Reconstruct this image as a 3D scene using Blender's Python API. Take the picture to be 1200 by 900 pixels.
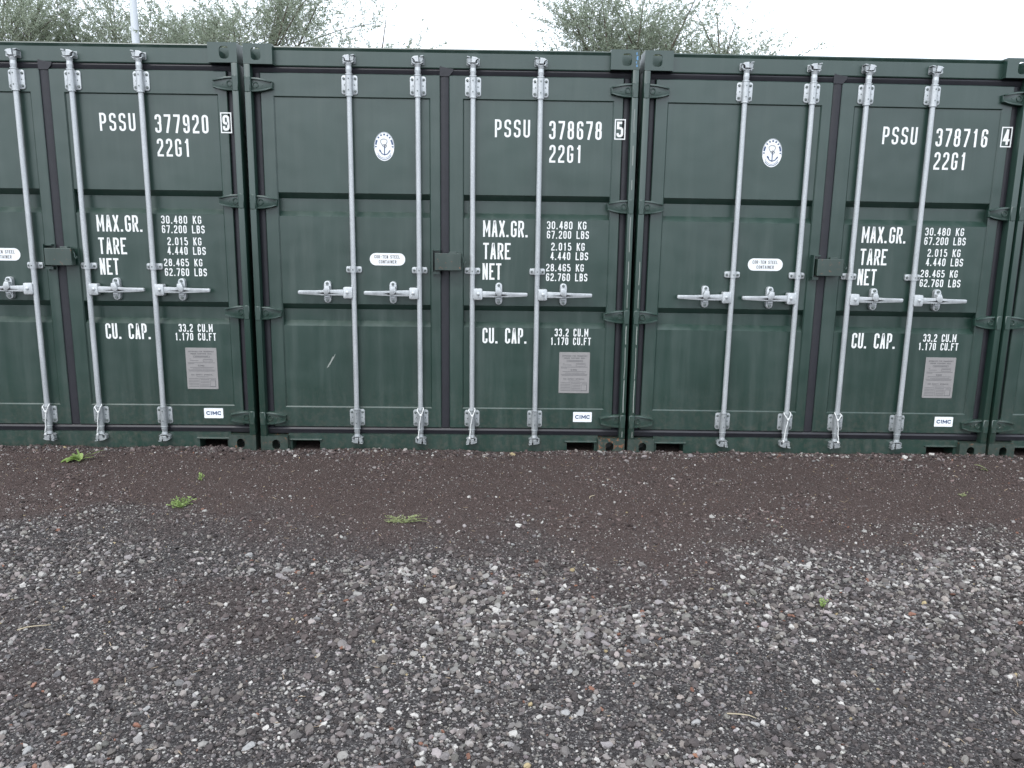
import bpy, bmesh, math, random
import numpy as np
from mathutils import Vector, Matrix

random.seed(7)
rng = np.random.default_rng(11)
scene = bpy.context.scene
COL = scene.collection
for o in list(bpy.data.objects):
    bpy.data.objects.remove(o)

# ------------------------------------------------------------------ camera
CAM = Vector((1.584, -5.277, 1.500))
YAW, PITCH, ROLL, FPX = -0.0176, 0.1887, 0.0142, 950.0
cam_data = bpy.data.cameras.new('camera')
cam_data.sensor_fit = 'HORIZONTAL'
cam_data.sensor_width = 36.0
cam_data.lens = FPX / 1200.0 * 36.0
cam_data.clip_start = 0.05
cam_data.clip_end = 2000.0
cam = bpy.data.objects.new('camera', cam_data)
COL.objects.link(cam)
fwd = Vector((-math.sin(YAW) * math.cos(PITCH), math.cos(YAW) * math.cos(PITCH), -math.sin(PITCH)))
rgt = Vector((math.cos(YAW), math.sin(YAW), 0))
upv = rgt.cross(fwd)
r2 = rgt * math.cos(ROLL) + upv * math.sin(ROLL)
u2 = -rgt * math.sin(ROLL) + upv * math.cos(ROLL)
m = Matrix((r2, u2, -fwd)).transposed().to_4x4()
m.translation = CAM
cam.matrix_world = m
scene.camera = cam

# ------------------------------------------------------------------ sky, sun, exposure
SUN_EL, SUN_AZ = math.radians(52), math.radians(206)      # azimuth clockwise from +Y: behind the camera, to its left
world = bpy.data.worlds.new('World')
scene.world = world
world.use_nodes = True
wn, wl = world.node_tree.nodes, world.node_tree.links
wn.clear()
sky = wn.new('ShaderNodeTexSky')
sky.sky_type = 'NISHITA'
sky.sun_disc = False
sky.sun_elevation = SUN_EL
sky.sun_rotation = SUN_AZ
sky.air_density = 1.0
sky.dust_density = 6.0
sky.ozone_density = 1.0
hsv = wn.new('ShaderNodeHueSaturation')
hsv.inputs['Saturation'].default_value = 0.22           # an even white cloud sheet
cloud = wn.new('ShaderNodeMix'); cloud.data_type = 'RGBA'
cloud.inputs['Factor'].default_value = 0.72
cloud.inputs['B'].default_value = (11.8, 13.0, 14.6, 1)
bg = wn.new('ShaderNodeBackground')
bg.inputs['Strength'].default_value = 0.12
wo = wn.new('ShaderNodeOutputWorld')
wl.new(sky.outputs['Color'], hsv.inputs['Color'])
wl.new(hsv.outputs['Color'], cloud.inputs['A'])
wl.new(cloud.outputs['Result'], bg.inputs['Color'])
wl.new(bg.outputs['Background'], wo.inputs['Surface'])

sun_data = bpy.data.lights.new('sun', 'SUN')
sun_data.energy = 0.9
sun_data.angle = math.radians(22)
sun_data.color = (1.0, 0.97, 0.93)
sun = bpy.data.objects.new('sun', sun_data)
COL.objects.link(sun)
sd = Vector((math.sin(SUN_AZ) * math.cos(SUN_EL), math.cos(SUN_AZ) * math.cos(SUN_EL), math.sin(SUN_EL)))
sun.rotation_euler = (-sd).to_track_quat('-Z', 'Y').to_euler()
sun.location = (-4, -12, 14)

scene.view_settings.view_transform = 'Standard'
scene.view_settings.look = 'None'
scene.view_settings.exposure = 0.7
scene.view_settings.gamma = 1.0
scene.view_settings.use_curve_mapping = False
scene.render.engine = 'CYCLES'
scene.render.resolution_x, scene.render.resolution_y = 1024, 768

# ------------------------------------------------------------------ materials
def material(name):
    mt = bpy.data.materials.new(name)
    mt.use_nodes = True
    n, l = mt.node_tree.nodes, mt.node_tree.links
    b = n['Principled BSDF']
    return mt, n, l, b

def noise(n, l, vec, scale, detail=4.0, rough=0.55):
    t = n.new('ShaderNodeTexNoise')
    t.inputs['Scale'].default_value = scale
    t.inputs['Detail'].default_value = detail
    t.inputs['Roughness'].default_value = rough
    if vec is not None:
        l.new(vec, t.inputs['Vector'])
    return t

def ramp(n, l, fac, stops):
    r = n.new('ShaderNodeValToRGB')
    e = r.color_ramp.elements
    while len(e) < len(stops):
        e.new(0.5)
    for el, (p, c) in zip(e, stops):
        el.position = p
        el.color = (c[0], c[1], c[2], 1) if not isinstance(c, (int, float)) else (c, c, c, 1)
    if fac is not None:
        l.new(fac, r.inputs['Fac'])
    return r

def mixc(n, l, fac, a, b, blend='MIX'):
    x = n.new('ShaderNodeMix'); x.data_type = 'RGBA'; x.blend_type = blend
    for key, v in (('Factor', fac), ('A', a), ('B', b)):
        s = [i for i in x.inputs if i.name == key and (i.type == 'RGBA' if key != 'Factor' else i.type == 'VALUE')][0]
        if hasattr(v, 'is_linked'):
            l.new(v, s)
        elif isinstance(v, tuple):
            s.default_value = (v[0], v[1], v[2], 1)
        else:
            s.default_value = v
    return [o for o in x.outputs if o.type == 'RGBA'][0]

def position(n):
    return n.new('ShaderNodeNewGeometry').outputs['Position']

def scaled(n, l, vec, s):
    mp = n.new('ShaderNodeMapping')
    mp.inputs['Scale'].default_value = s
    l.new(vec, mp.inputs['Vector'])
    return mp.outputs['Vector']

def bump(n, l, b, height, strength, dist):
    bp = n.new('ShaderNodeBump')
    bp.inputs['Strength'].default_value = strength
    bp.inputs['Distance'].default_value = dist
    l.new(height, bp.inputs['Height'])
    l.new(bp.outputs['Normal'], b.inputs['Normal'])
    return bp

def paint(name, base, rust=0.0, dent=0.35):
    mt, n, l, b = material(name)
    p = position(n)
    big = noise(n, l, p, 1.3, 3)
    streak = noise(n, l, scaled(n, l, p, (9, 9, 0.7)), 1.6, 5, 0.6)
    fine = noise(n, l, p, 60, 4, 0.7)
    c1 = mixc(n, l, ramp(n, l, big.outputs['Fac'], [(0.3, 0.0), (0.7, 1.0)]).outputs['Color'],
              tuple(v * 0.9 for v in base), tuple(v * 1.12 for v in base))
    dust = ramp(n, l, streak.outputs['Fac'], [(0.48, 0.0), (0.80, 0.30)])
    c2 = mixc(n, l, dust.outputs['Color'], c1, (0.06, 0.085, 0.075))
    sp = ramp(n, l, fine.outputs['Fac'], [(0.74, 0.0), (0.78, 0.35)])
    c3 = mixc(n, l, sp.outputs['Color'], c2, (0.16, 0.18, 0.17))
    # dirt splashed up from the gravel along the foot of the doors
    sep = n.new('ShaderNodeSeparateXYZ'); l.new(p, sep.inputs[0])
    mr = n.new('ShaderNodeMapRange')
    mr.inputs['From Min'].default_value = 0.55; mr.inputs['From Max'].default_value = 0.0
    mr.inputs['To Min'].default_value = 0.0; mr.inputs['To Max'].default_value = 0.6
    l.new(sep.outputs['Z'], mr.inputs['Value'])
    spl = noise(n, l, p, 38, 5, 0.75)
    mu = n.new('ShaderNodeMath'); mu.operation = 'MULTIPLY'
    l.new(mr.outputs[0], mu.inputs[0])
    l.new(ramp(n, l, spl.outputs['Fac'], [(0.45, 0.0), (0.75, 1.0)]).outputs['Color'], mu.inputs[1])
    out = mixc(n, l, mu.outputs[0], c3, (0.10, 0.085, 0.07))
    if rust > 0:
        rn = noise(n, l, p, 34, 6, 0.7)
        rm = ramp(n, l, rn.outputs['Fac'], [(0.62 - rust * 0.2, 0.0), (0.70 - rust * 0.2, 1.0)])
        rc = mixc(n, l, noise(n, l, p, 90, 3).outputs['Fac'], (0.16, 0.05, 0.02), (0.30, 0.12, 0.05))
        out = mixc(n, l, rm.outputs['Color'], out, rc)
    l.new(out, b.inputs['Base Color'])
    rr = ramp(n, l, streak.outputs['Fac'], [(0.3, 0.30), (0.8, 0.46)])
    l.new(rr.outputs['Color'], b.inputs['Roughness'])
    b.inputs['Specular IOR Level'].default_value = 0.90
    # shallow oil-canning of the sheet and the orange peel of the paint
    add = n.new('ShaderNodeMath'); add.operation = 'MULTIPLY_ADD'
    wob = noise(n, l, p, 2.6, 2)
    peel = noise(n, l, p, 220, 2)
    l.new(peel.outputs['Fac'], add.inputs[0]); add.inputs[1].default_value = 0.012
    l.new(wob.outputs['Fac'], add.inputs[2])
    bump(n, l, b, add.outputs[0], dent, 0.022)
    return mt

GREEN = (0.0085, 0.0300, 0.0215)
M = {}
M['paint'] = paint('green_container_paint', GREEN)
M['paint_frame'] = paint('green_frame_paint', (0.0098, 0.0325, 0.0235), 0.0, 0.12)
M['paint_cast'] = paint('green_casting_paint', (0.018, 0.036, 0.028), 0.12, 0.25)
M['paint_rust'] = paint('rusted_casting_paint', (0.018, 0.036, 0.028), 0.42, 0.25)

mt, n, l, b = material('black_rubber')
p = position(n)
c = mixc(n, l, noise(n, l, p, 14, 5).outputs['Fac'], (0.007, 0.007, 0.010), (0.018, 0.018, 0.024))
l.new(c, b.inputs['Base Color']); b.inputs['Roughness'].default_value = 0.5
bump(n, l, b, noise(n, l, p, 50, 3).outputs['Fac'], 0.2, 0.004)
M['rubber'] = mt

def galvanised(name, lo, hi):
    mt, n, l, b = material(name)
    p = position(n)
    v = n.new('ShaderNodeTexVoronoi'); v.inputs['Scale'].default_value = 170
    l.new(p, v.inputs['Vector'])
    sepc = n.new('ShaderNodeSeparateColor'); l.new(v.outputs['Color'], sepc.inputs[0])
    blot = noise(n, l, scaled(n, l, p, (3, 3, 0.35)), 9, 5, 0.65)
    f = n.new('ShaderNodeMath'); f.operation = 'MULTIPLY_ADD'
    l.new(sepc.outputs[0], f.inputs[0]); f.inputs[1].default_value = 0.22
    l.new(blot.outputs['Fac'], f.inputs[2])
    l.new(ramp(n, l, f.outputs[0], [(0.42, lo), (0.88, hi)]).outputs['Color'], b.inputs['Base Color'])
    b.inputs['Metallic'].default_value = 0.55
    l.new(ramp(n, l, blot.outputs['Fac'], [(0.3, 0.38), (0.7, 0.58)]).outputs['Color'], b.inputs['Roughness'])
    bump(n, l, b, noise(n, l, p, 120, 3).outputs['Fac'], 0.15, 0.003)
    return mt
M['galv'] = galvanised('galvanised_steel', (0.40, 0.42, 0.43), (0.54, 0.56, 0.57))
M['galv_dull'] = galvanised('galvanised_steel_dull', (0.27, 0.29, 0.30), (0.44, 0.46, 0.46))

def plain(name, col, rough=0.5, var=0.12, scale=40, metallic=0.0):
    mt, n, l, b = material(name)
    p = position(n)
    c = mixc(n, l, noise(n, l, p, scale, 5, 0.65).outputs['Fac'],
             tuple(x * (1 - var) for x in col), tuple(min(1, x * (1 + var)) for x in col))
    l.new(c, b.inputs['Base Color'])
    b.inputs['Roughness'].default_value = rough
    b.inputs['Metallic'].default_value = metallic
    return mt
M['white'] = plain('white_stencil_paint', (0.72, 0.73, 0.72), 0.45, 0.10)
M['decal'] = plain('white_vinyl_decal', (0.74, 0.76, 0.77), 0.35, 0.04)
M['navy'] = plain('navy_print', (0.030, 0.060, 0.14), 0.4)
M['ink'] = plain('grey_print', (0.09, 0.09, 0.095), 0.5)
M['alu'] = plain('dull_aluminium_plate', (0.27, 0.26, 0.255), 0.55, 0.15, 70, 0.25)
M['cord'] = plain('white_nylon_cord', (0.60, 0.61, 0.60), 0.7, 0.10, 200)
M['bolt'] = plain('weathered_bolt', (0.13, 0.15, 0.145), 0.5, 0.3, 200, 0.4)
M['dark'] = plain('dark_interior', (0.02, 0.02, 0.02), 0.8)
M['bark'] = plain('grey_bark', (0.10, 0.085, 0.065), 0.85, 0.4, 18)
M['pole'] = plain('pale_grey_pole_paint', (0.50, 0.53, 0.56), 0.45, 0.06, 6)
M['scratch_highlight'] = plain('pale_scuff_highlight', (0.22, 0.24, 0.22), 0.6, 0.3, 300)  # scuffed paint, also the colour of the highlights painted on post edges
M['bluepaint'] = plain('blue_paint_scrape', (0.10, 0.24, 0.42), 0.5, 0.4, 200)

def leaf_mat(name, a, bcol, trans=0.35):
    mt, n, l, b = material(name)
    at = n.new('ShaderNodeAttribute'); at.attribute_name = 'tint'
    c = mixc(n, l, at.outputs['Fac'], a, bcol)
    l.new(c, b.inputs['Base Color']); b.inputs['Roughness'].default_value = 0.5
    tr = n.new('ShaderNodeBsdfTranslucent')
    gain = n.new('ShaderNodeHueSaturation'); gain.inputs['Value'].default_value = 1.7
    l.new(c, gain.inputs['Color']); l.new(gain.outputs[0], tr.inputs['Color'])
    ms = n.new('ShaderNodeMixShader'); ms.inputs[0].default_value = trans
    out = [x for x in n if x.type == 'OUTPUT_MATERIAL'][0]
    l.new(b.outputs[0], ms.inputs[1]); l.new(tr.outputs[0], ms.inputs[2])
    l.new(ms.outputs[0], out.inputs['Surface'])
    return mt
M['leaf'] = leaf_mat('glare_paled_willow_leaf', (0.19, 0.22, 0.165), (0.26, 0.29, 0.225), 0.65)  # leaf colours lightened to carry the sky glare over the foliage
M['weed'] = leaf_mat('weed_leaf', (0.17, 0.25, 0.07), (0.28, 0.37, 0.13), 0.3)
M['weed_dry'] = leaf_mat('yellowing_weed', (0.20, 0.25, 0.10), (0.34, 0.36, 0.19), 0.3)

# ------------------------------------------------------------------ mesh helpers
def empty(name, loc, label, cat, group=None):
    o = bpy.data.objects.new(name, None)
    o.empty_display_size = 0.2
    COL.objects.link(o)
    o.location = loc
    o['label'] = label; o['category'] = cat
    if group: o['group'] = group
    return o

def tag(o, label, cat=None, group=None, kind=None):
    o['label'] = label
    if cat: o['category'] = cat
    if group: o['group'] = group
    if kind: o['kind'] = kind
    return o

CACHE = {}
def mesh_of(key, fn, mat, smooth=False):
    if key in CACHE:
        return CACHE[key]
    bm = bmesh.new()
    fn(bm)
    bmesh.ops.recalc_face_normals(bm, faces=bm.faces)
    me = bpy.data.meshes.new(key)
    bm.to_mesh(me); bm.free()
    me.materials.append(M[mat])
    me.materials.append(M['bolt'])
    if smooth:
        me.polygons.foreach_set('use_smooth', [True] * len(me.polygons))
        me.set_sharp_from_angle(angle=math.radians(38))
    CACHE[key] = me
    return me

def put(name, me, parent=None, loc=(0, 0, 0), mirror=False):
    o = bpy.data.objects.new(name, me)
    COL.objects.link(o)
    o.location = loc
    if mirror: o.scale.x = -1
    if parent: o.parent = parent
    return o

def box(bm, x0, x1, y0, y1, z0, z1, bev=0.0, seg=1):
    r = bmesh.ops.create_cube(bm, size=1.0)
    vs = r['verts']
    for v in vs:
        v.co = Vector(((x0 + x1) / 2 + v.co.x * (x1 - x0), (y0 + y1) / 2 + v.co.y * (y1 - y0), (z0 + z1) / 2 + v.co.z * (z1 - z0)))
    if bev > 0:
        es = list({e for v in vs for e in v.link_edges})
        bmesh.ops.bevel(bm, geom=es, offset=bev, segments=seg, affect='EDGES', profile=0.5)
    return vs

def prism(bm, pts, y0, y1, bev=0.0):
    """outline in x,z extruded along y; front is y0"""
    fr = [bm.verts.new((x, y0, z)) for x, z in pts]
    bk = [bm.verts.new((x, y1, z)) for x, z in pts]
    f = bm.faces.new(fr)
    bm.faces.new(bk[::-1])
    k = len(pts)
    for i in range(k):
        bm.faces.new((fr[i], bk[i], bk[(i + 1) % k], fr[(i + 1) % k]))
    if bev > 0:
        bmesh.ops.bevel(bm, geom=list(f.edges), offset=bev, segments=2, affect='EDGES', profile=0.5)

def rounded(x0, x1, z0, z1, r, seg=4):
    pts = []
    for cx, cz, a0 in ((x1 - r, z1 - r, 0), (x0 + r, z1 - r, 90), (x0 + r, z0 + r, 180), (x1 - r, z0 + r, 270)):
        for k in range(seg + 1):
            a = math.radians(a0 + 90 * k / seg)
            pts.append((cx + r * math.cos(a), cz + r * math.sin(a)))
    return pts

def ellipse(cx, cz, rx, rz, k=40):
    return [(cx + rx * math.cos(2 * math.pi * i / k), cz + rz * math.sin(2 * math.pi * i / k)) for i in range(k)]

def lathe_z(bm, cx, cy, prof, seg=16):
    """profile of (z, r) turned round a vertical axis"""
    rings = []
    for z, r in prof:
        rings.append([bm.verts.new((cx + r * math.cos(2 * math.pi * i / seg), cy + r * math.sin(2 * math.pi * i / seg), z)) for i in range(seg)])
    for a, c in zip(rings, rings[1:]):
        for i in range(seg):
            bm.faces.new((a[i], a[(i + 1) % seg], c[(i + 1) % seg], c[i]))
    bm.faces.new(rings[0][::-1]); bm.faces.new(rings[-1])

def lathe_y(bm, cx, cz, prof, seg=12, mi=0):
    rings = []
    fs = []
    for y, r in prof:
        rings.append([bm.verts.new((cx + r * math.cos(2 * math.pi * i / seg), y, cz + r * math.sin(2 * math.pi * i / seg))) for i in range(seg)])
    for a, c in zip(rings, rings[1:]):
        for i in range(seg):
            fs.append(bm.faces.new((a[i], a[(i + 1) % seg], c[(i + 1) % seg], c[i])))
    fs += [bm.faces.new(rings[0][::-1]), bm.faces.new(rings[-1])]
    for f in fs: f.material_index = mi

def tube(bm, pts, rad, seg=8):
    pts = [Vector(p) for p in pts]
    rads = rad if isinstance(rad, (list, tuple)) else [rad] * len(pts)
    prev = None
    rings = []
    for i, p in enumerate(pts):
        d = (pts[min(i + 1, len(pts) - 1)] - pts[max(i - 1, 0)]).normalized()
        if prev is None:
            a = d.orthogonal().normalized()
        else:
            a = (prev - d * prev.dot(d))
            a = a.normalized() if a.length > 1e-6 else d.orthogonal().normalized()
        prev = a
        bb = d.cross(a)
        rings.append([bm.verts.new(p + (a * math.cos(2 * math.pi * k / seg) + bb * math.sin(2 * math.pi * k / seg)) * rads[i]) for k in range(seg)])
    for a, c in zip(rings, rings[1:]):
        for k in range(seg):
            bm.faces.new((a[k], a[(k + 1) % seg], c[(k + 1) % seg], c[k]))
    bm.faces.new(rings[0][::-1]); bm.faces.new(rings[-1])

# ------------------------------------------------------------------ stencil lettering
G = {
 '0': [(1, [(0, 0, .5), (1, 0, .5), (1, 1, .5), (0, 1, .5)])],
 '1': [(0, [(.55, 0, 0), (.55, 1, 0)]), (0, [(.12, .80, 0), (.55, .98, 0)])],
 '2': [(0, [(0, .74, 0), (0, 1, .5), (1, 1, .5), (1, .60, .5), (0, .16, .2), (0, 0, 0), (1, 0, 0)])],
 '3': [(0, [(0, .76, 0), (0, 1, .5), (1, 1, .5), (1, .53, .4), (.38, .53, 0)]), (0, [(.45, .53, 0), (1, .53, .4), (1, 0, .5), (0, 0, .5), (0, .24, 0)])],
 '4': [(0, [(.74, 0, 0), (.74, 1, 0)]), (0, [(.66, 1, 0), (0, .26, 0), (1.05, .26, 0)])],
 '5': [(0, [(.95, 1, 0), (.05, 1, 0), (.05, .60, 0), (1, .60, .5), (1, 0, .5), (0, 0, .5), (0, .22, 0)])],
 '6': [(0, [(1, .76, 0), (1, 1, .5), (0, 1, .5), (0, 0, .5), (1, 0, .5), (1, .55, .5), (.04, .55, 0)])],
 '7': [(0, [(0, 1, 0), (1, 1, 0), (1, .85, .2), (.36, 0, 0)])],
 '8': [(1, [(.05, .53, .4), (.95, .53, .4), (.95, 1, .5), (.05, 1, .5)]), (1, [(0, 0, .5), (1, 0, .5), (1, .53, .5), (0, .53, .5)])],
 '9': [(0, [(0, .24, 0), (0, 0, .5), (1, 0, .5), (1, 1, .5), (0, 1, .5), (0, .45, .5), (.96, .45, 0)])],
 'A': [(0, [(0, 0, 0), (.42, 1, 0), (.58, 1, 0), (1, 0, 0)]), (0, [(.18, .30, 0), (.82, .30, 0)])],
 'B': [(0, [(0, 0, 0), (0, 1, 0)]), (0, [(0, 1, 0), (.95, 1, .5), (.95, .53, .4), (0, .53, 0)]), (0, [(0, .53, 0), (1, .53, .4), (1, 0, .5), (0, 0, 0)])],
 'C': [(0, [(1, .72, 0), (1, 1, .5), (0, 1, .5), (0, 0, .5), (1, 0, .5), (1, .28, 0)])],
 'D': [(1, [(0, 0, 0), (1, 0, .5), (1, 1, .5), (0, 1, 0)])],
 'E': [(0, [(1, 1, 0), (0, 1, 0), (0, 0, 0), (1, 0, 0)]), (0, [(0, .52, 0), (.85, .52, 0)])],
 'F': [(0, [(1, 1, 0), (0, 1, 0), (0, 0, 0)]), (0, [(0, .52, 0), (.85, .52, 0)])],
 'G': [(0, [(1, .72, 0), (1, 1, .5), (0, 1, .5), (0, 0, .5), (1, 0, .5), (1, .46, 0), (.55, .46, 0)])],
 'H': [(0, [(0, 0, 0), (0, 1, 0)]), (0, [(1, 0, 0), (1, 1, 0)]), (0, [(0, .52, 0), (1, .52, 0)])],
 'I': [(0, [(.5, 0, 0), (.5, 1, 0)])],
 'K': [(0, [(0, 0, 0), (0, 1, 0)]), (0, [(1, 1, 0), (.05, .42, 0)]), (0, [(.32, .58, 0), (1, 0, 0)])],
 'L': [(0, [(0, 1, 0), (0, 0, 0), (1, 0, 0)])],
 'M': [(0, [(0, 0, 0), (0, 1, 0)]), (0, [(1, 0, 0), (1, 1, 0)]), (0, [(0, 1, 0), (.5, .30, 0), (1, 1, 0)])],
 'N': [(0, [(0, 0, 0), (0, 1, 0)]), (0, [(1, 0, 0), (1, 1, 0)]), (0, [(0, 1, 0), (1, 0, 0)])],
 'P': [(0, [(0, 0, 0), (0, 1, 0), (1, 1, .5), (1, .46, .5), (.02, .46, 0)])],
 'R': [(0, [(0, 0, 0), (0, 1, 0), (1, 1, .5), (1, .48, .5), (.02, .48, 0)]), (0, [(.5, .48, 0), (1, 0, 0)])],
 'S': [(0, [(1, .76, 0), (1, 1, .5), (0, 1, .5), (0, .58, .35), (1, .44, .35), (1, 0, .5), (0, 0, .5), (0, .24, 0)])],
 'T': [(0, [(0, 1, 0), (1, 1, 0)]), (0, [(.5, 1, 0), (.5, 0, 0)])],
 'U': [(0, [(0, 1, 0), (0, 0, .5), (1, 0, .5), (1, 1, 0)])],
 'V': [(0, [(0, 1, 0), (.44, 0, 0), (.56, 0, 0), (1, 1, 0)])],
 'X': [(0, [(0, 0, 0), (1, 1, 0)]), (0, [(0, 1, 0), (1, 0, 0)])],
 'Y': [(0, [(0, 1, 0), (.5, .5, 0), (1, 1, 0)]), (0, [(.5, .5, 0), (.5, 0, 0)])],
 'O': [(1, [(0, 0, .5), (1, 0, .5), (1, 1, .5), (0, 1, .5)])],
 '-': [(0, [(.1, .5, 0), (.9, .5, 0)])],
}

def fillet(pts, closed, seg=5):
    out = []
    k = len(pts)
    for i, (p, r) in enumerate(pts):
        if r <= 0 or (not closed and i in (0, k - 1)):
            out.append(p); continue
        a, c = pts[i - 1][0], pts[(i + 1) % k][0]
        da, dc = (a - p), (c - p)
        la, lc = da.length, dc.length
        da.normalize(); dc.normalize()
        ang = da.angle(dc)
        t = min(r / math.tan(ang / 2), la * 0.5, lc * 0.5)
        rr = t * math.tan(ang / 2)
        p0, p1 = p + da * t, p + dc * t
        cen = p + (da + dc).normalized() * (rr / math.sin(ang / 2))
        v0, v1 = p0 - cen, p1 - cen
        tot = v0.angle_signed(v1)
        for q in range(seg + 1):
            ca, sa = math.cos(-tot * q / seg), math.sin(-tot * q / seg)
            out.append(cen + Vector((v0.x * ca - v0.y * sa, v0.x * sa + v0.y * ca)))
    res = [out[0]]
    for p in out[1:]:
        if (p - res[-1]).length > 1e-6: res.append(p)
    if closed and (res[0] - res[-1]).length < 1e-6: res.pop()
    return res

def ribbon(bm, pts, w, y, closed=False):
    h = w / 2
    k = len(pts)
    L, Rr = [], []
    for i, p in enumerate(pts):
        d0 = (p - pts[i - 1]) if (closed or i > 0) else (pts[1] - p)
        d1 = (pts[(i + 1) % k] - p) if (closed or i < k - 1) else (p - pts[i - 1])
        d0 = d0.normalized(); d1 = d1.normalized()
        n0 = Vector((-d0.y, d0.x)); n1 = Vector((-d1.y, d1.x))
        mm = n0 + n1
        if mm.length < 1e-5: mm = n0
        mm.normalize()
        s = h / max(mm.dot(n0), 0.55)
        L.append(bm.verts.new((p.x + mm.x * s, y, p.y + mm.y * s)))
        Rr.append(bm.verts.new((p.x - mm.x * s, y, p.y - mm.y * s)))
    for i in range(k if closed else k - 1):
        j = (i + 1) % k
        bm.faces.new((L[i], Rr[i], Rr[j], L[j]))

def text(bm, s, x0, x1, z0, z1, y, wt=0.13, gap=0.26, only=None):
    """draws s so that it fills x0..x1, z0..z1 on the plane y (facing -y); only = index of the one word to draw"""
    word = 0
    H = z1 - z0
    t = wt * H
    adv = []
    for ch in s:
        adv.append(0.62 if ch == '.' else 0.55 if ch == 'I' else 0.9 if ch == ' ' else 1.2 if ch == 'M' else 1.0)
    tot = sum(adv) - gap * (0.4 if s[-1] == '.' else 1)
    u = (x1 - x0) / tot
    x = x0
    layer = 0
    for ch, a in zip(s, adv):
        w = u * (a - gap)
        if ch == ' ': word += 1
        if only is not None and word != only:
            x += u * a
            continue
        if ch == '.':
            q = t * 1.15
            vs = [bm.verts.new((x + dx, y, z0 + dz)) for dx, dz in ((0, 0), (q, 0), (q, q), (0, q))]
            bm.faces.new(vs)
        elif ch != ' ':
            W, HH = w - t, H - t
            for k, (closed, pts) in enumerate(G[ch]):
                pp = [(Vector((x + t / 2 + px * W, z0 + t / 2 + pz * HH)), r * W) for px, pz, r in pts]
                if not closed:          # square ends reach the letter's edge
                    for e, nb in ((0, 1), (-1, -2)):
                        dv = (pp[e][0] - pp[nb][0]).normalized()
                        ex, ez = pts[e][0], pts[e][1]
                        if (abs(dv.x) > abs(dv.y) * 1.3 and (ex <= 0 or ex >= 1)) or (abs(dv.y) >= abs(dv.x) * 0.7 and (ez <= 0 or ez >= 1)):
                            pp[e] = (pp[e][0] + dv * t / 2, pp[e][1])
                ribbon(bm, fillet(pp, closed), t, y - 0.0005 * k, closed)
        x += u * a

def flat_face_front(bm):
    for f in bm.faces:
        f.normal_update()
        if f.normal.y > 0: f.normal_flip()

def print_mesh(key, fn, mat):
    if key in CACHE: return CACHE[key]
    bm = bmesh.new(); fn(bm); flat_face_front(bm)
    me = bpy.data.meshes.new(key); bm.to_mesh(me); bm.free()
    me.materials.append(M[mat]); CACHE[key] = me
    return me

# ------------------------------------------------------------------ ground
def hash2(ix, iy, seed):
    h = (ix.astype(np.int64) * 374761393 + iy.astype(np.int64) * 668265263 + seed * 974711) & 0xffffffff
    h = ((h ^ (h >> 13)) * 1274126177) & 0xffffffff
    h = h ^ (h >> 16)
    return (h & 0xffff) / 65535.0

def vnoise(x, y, seed=0):
    ix, iy = np.floor(x), np.floor(y)
    fx, fy = x - ix, y - iy
    fx = fx * fx * (3 - 2 * fx); fy = fy * fy * (3 - 2 * fy)
    a = hash2(ix, iy, seed); b_ = hash2(ix + 1, iy, seed); c_ = hash2(ix, iy + 1, seed); d_ = hash2(ix + 1, iy + 1, seed)
    return (a * (1 - fx) + b_ * fx) * (1 - fy) + (c_ * (1 - fx) + d_ * fx) * fy

def fbm(x, y, seed=0, octv=4):
    s, a, t = 0, 0.5, 0
    for k in range(octv):
        s = s + a * vnoise(x * 2 ** k + 17.3 * k, y * 2 ** k - 9.1 * k, seed + k)
        t += a; a *= 0.55
    return s / t

def smooth(a, b_, x):
    t = np.clip((x - a) / (b_ - a), 0, 1)
    return t * t * (3 - 2 * t)

def grey_mask(x, y):
    """0: the brown gritty strip along the containers, 1: the trafficked grey gravel"""
    edge = -1.22 + 0.55 * (fbm(x * 0.8 + 3, y * 0.3, 5, 3) - 0.5) + 0.9 * (fbm(x * 2.3, y * 2.6, 9, 5) - 0.5)
    edge = edge - 0.24 * np.exp(-((x - 2.6) / 1.3) ** 2) + 0.14 * np.exp(-((x + 0.5) / 0.9) ** 2)
    g = 1 - smooth(edge - 0.62, edge + 0.20, y)
    patch = fbm(x * 1.15 + 8.2, y * 1.5 + 2.2, 21, 4)
    return g * (1 - 0.42 * smooth(0.56, 0.76, patch))

def pale_mask(x, y):
    """where washed pale chips have gathered"""
    m_ = smooth(0.36, 0.66, fbm(x * 0.75 + 1.7, y * 1.1 - 3.1, 71, 4))
    m_ = 0.75 * m_ + 0.45 * np.exp(-((x - 2.3) / 1.0) ** 2 - ((y + 2.1) / 0.8) ** 2)
    m_ = m_ + 0.5 * np.exp(-((x - 3.5) / 0.8) ** 2 - ((y + 1.75) / 0.6) ** 2)
    m_ = m_ * (0.45 + 0.9 * fbm(x * 4.2, y * 5.5, 75, 3))
    return np.clip(m_, 0, 1)

def coarse_mask(x, y):
    return smooth(0.30, 0.56, fbm(x * 1.0 - 4, y * 1.4 + 1, 33, 4)) * (0.35 + 0.65 * smooth(-1.1, -2.3, y))

def ground_h(x, y):
    h = 0.016 + 0.030 * (fbm(x * 0.9, y * 0.9, 2, 3) - 0.5) * smooth(-0.05, -1.2, y) + 0.012 * (fbm(x * 5, y * 5, 3, 3) - 0.5)
    h = h + 0.022 * np.exp(-((y + 0.05) / 0.13) ** 2) * np.clip(2.2 * fbm(x * 3.1, y * 0 + 3.1, 4, 4) - 0.55, 0, 2)
    return np.where(y > 0.4, 0.012, h)

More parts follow.
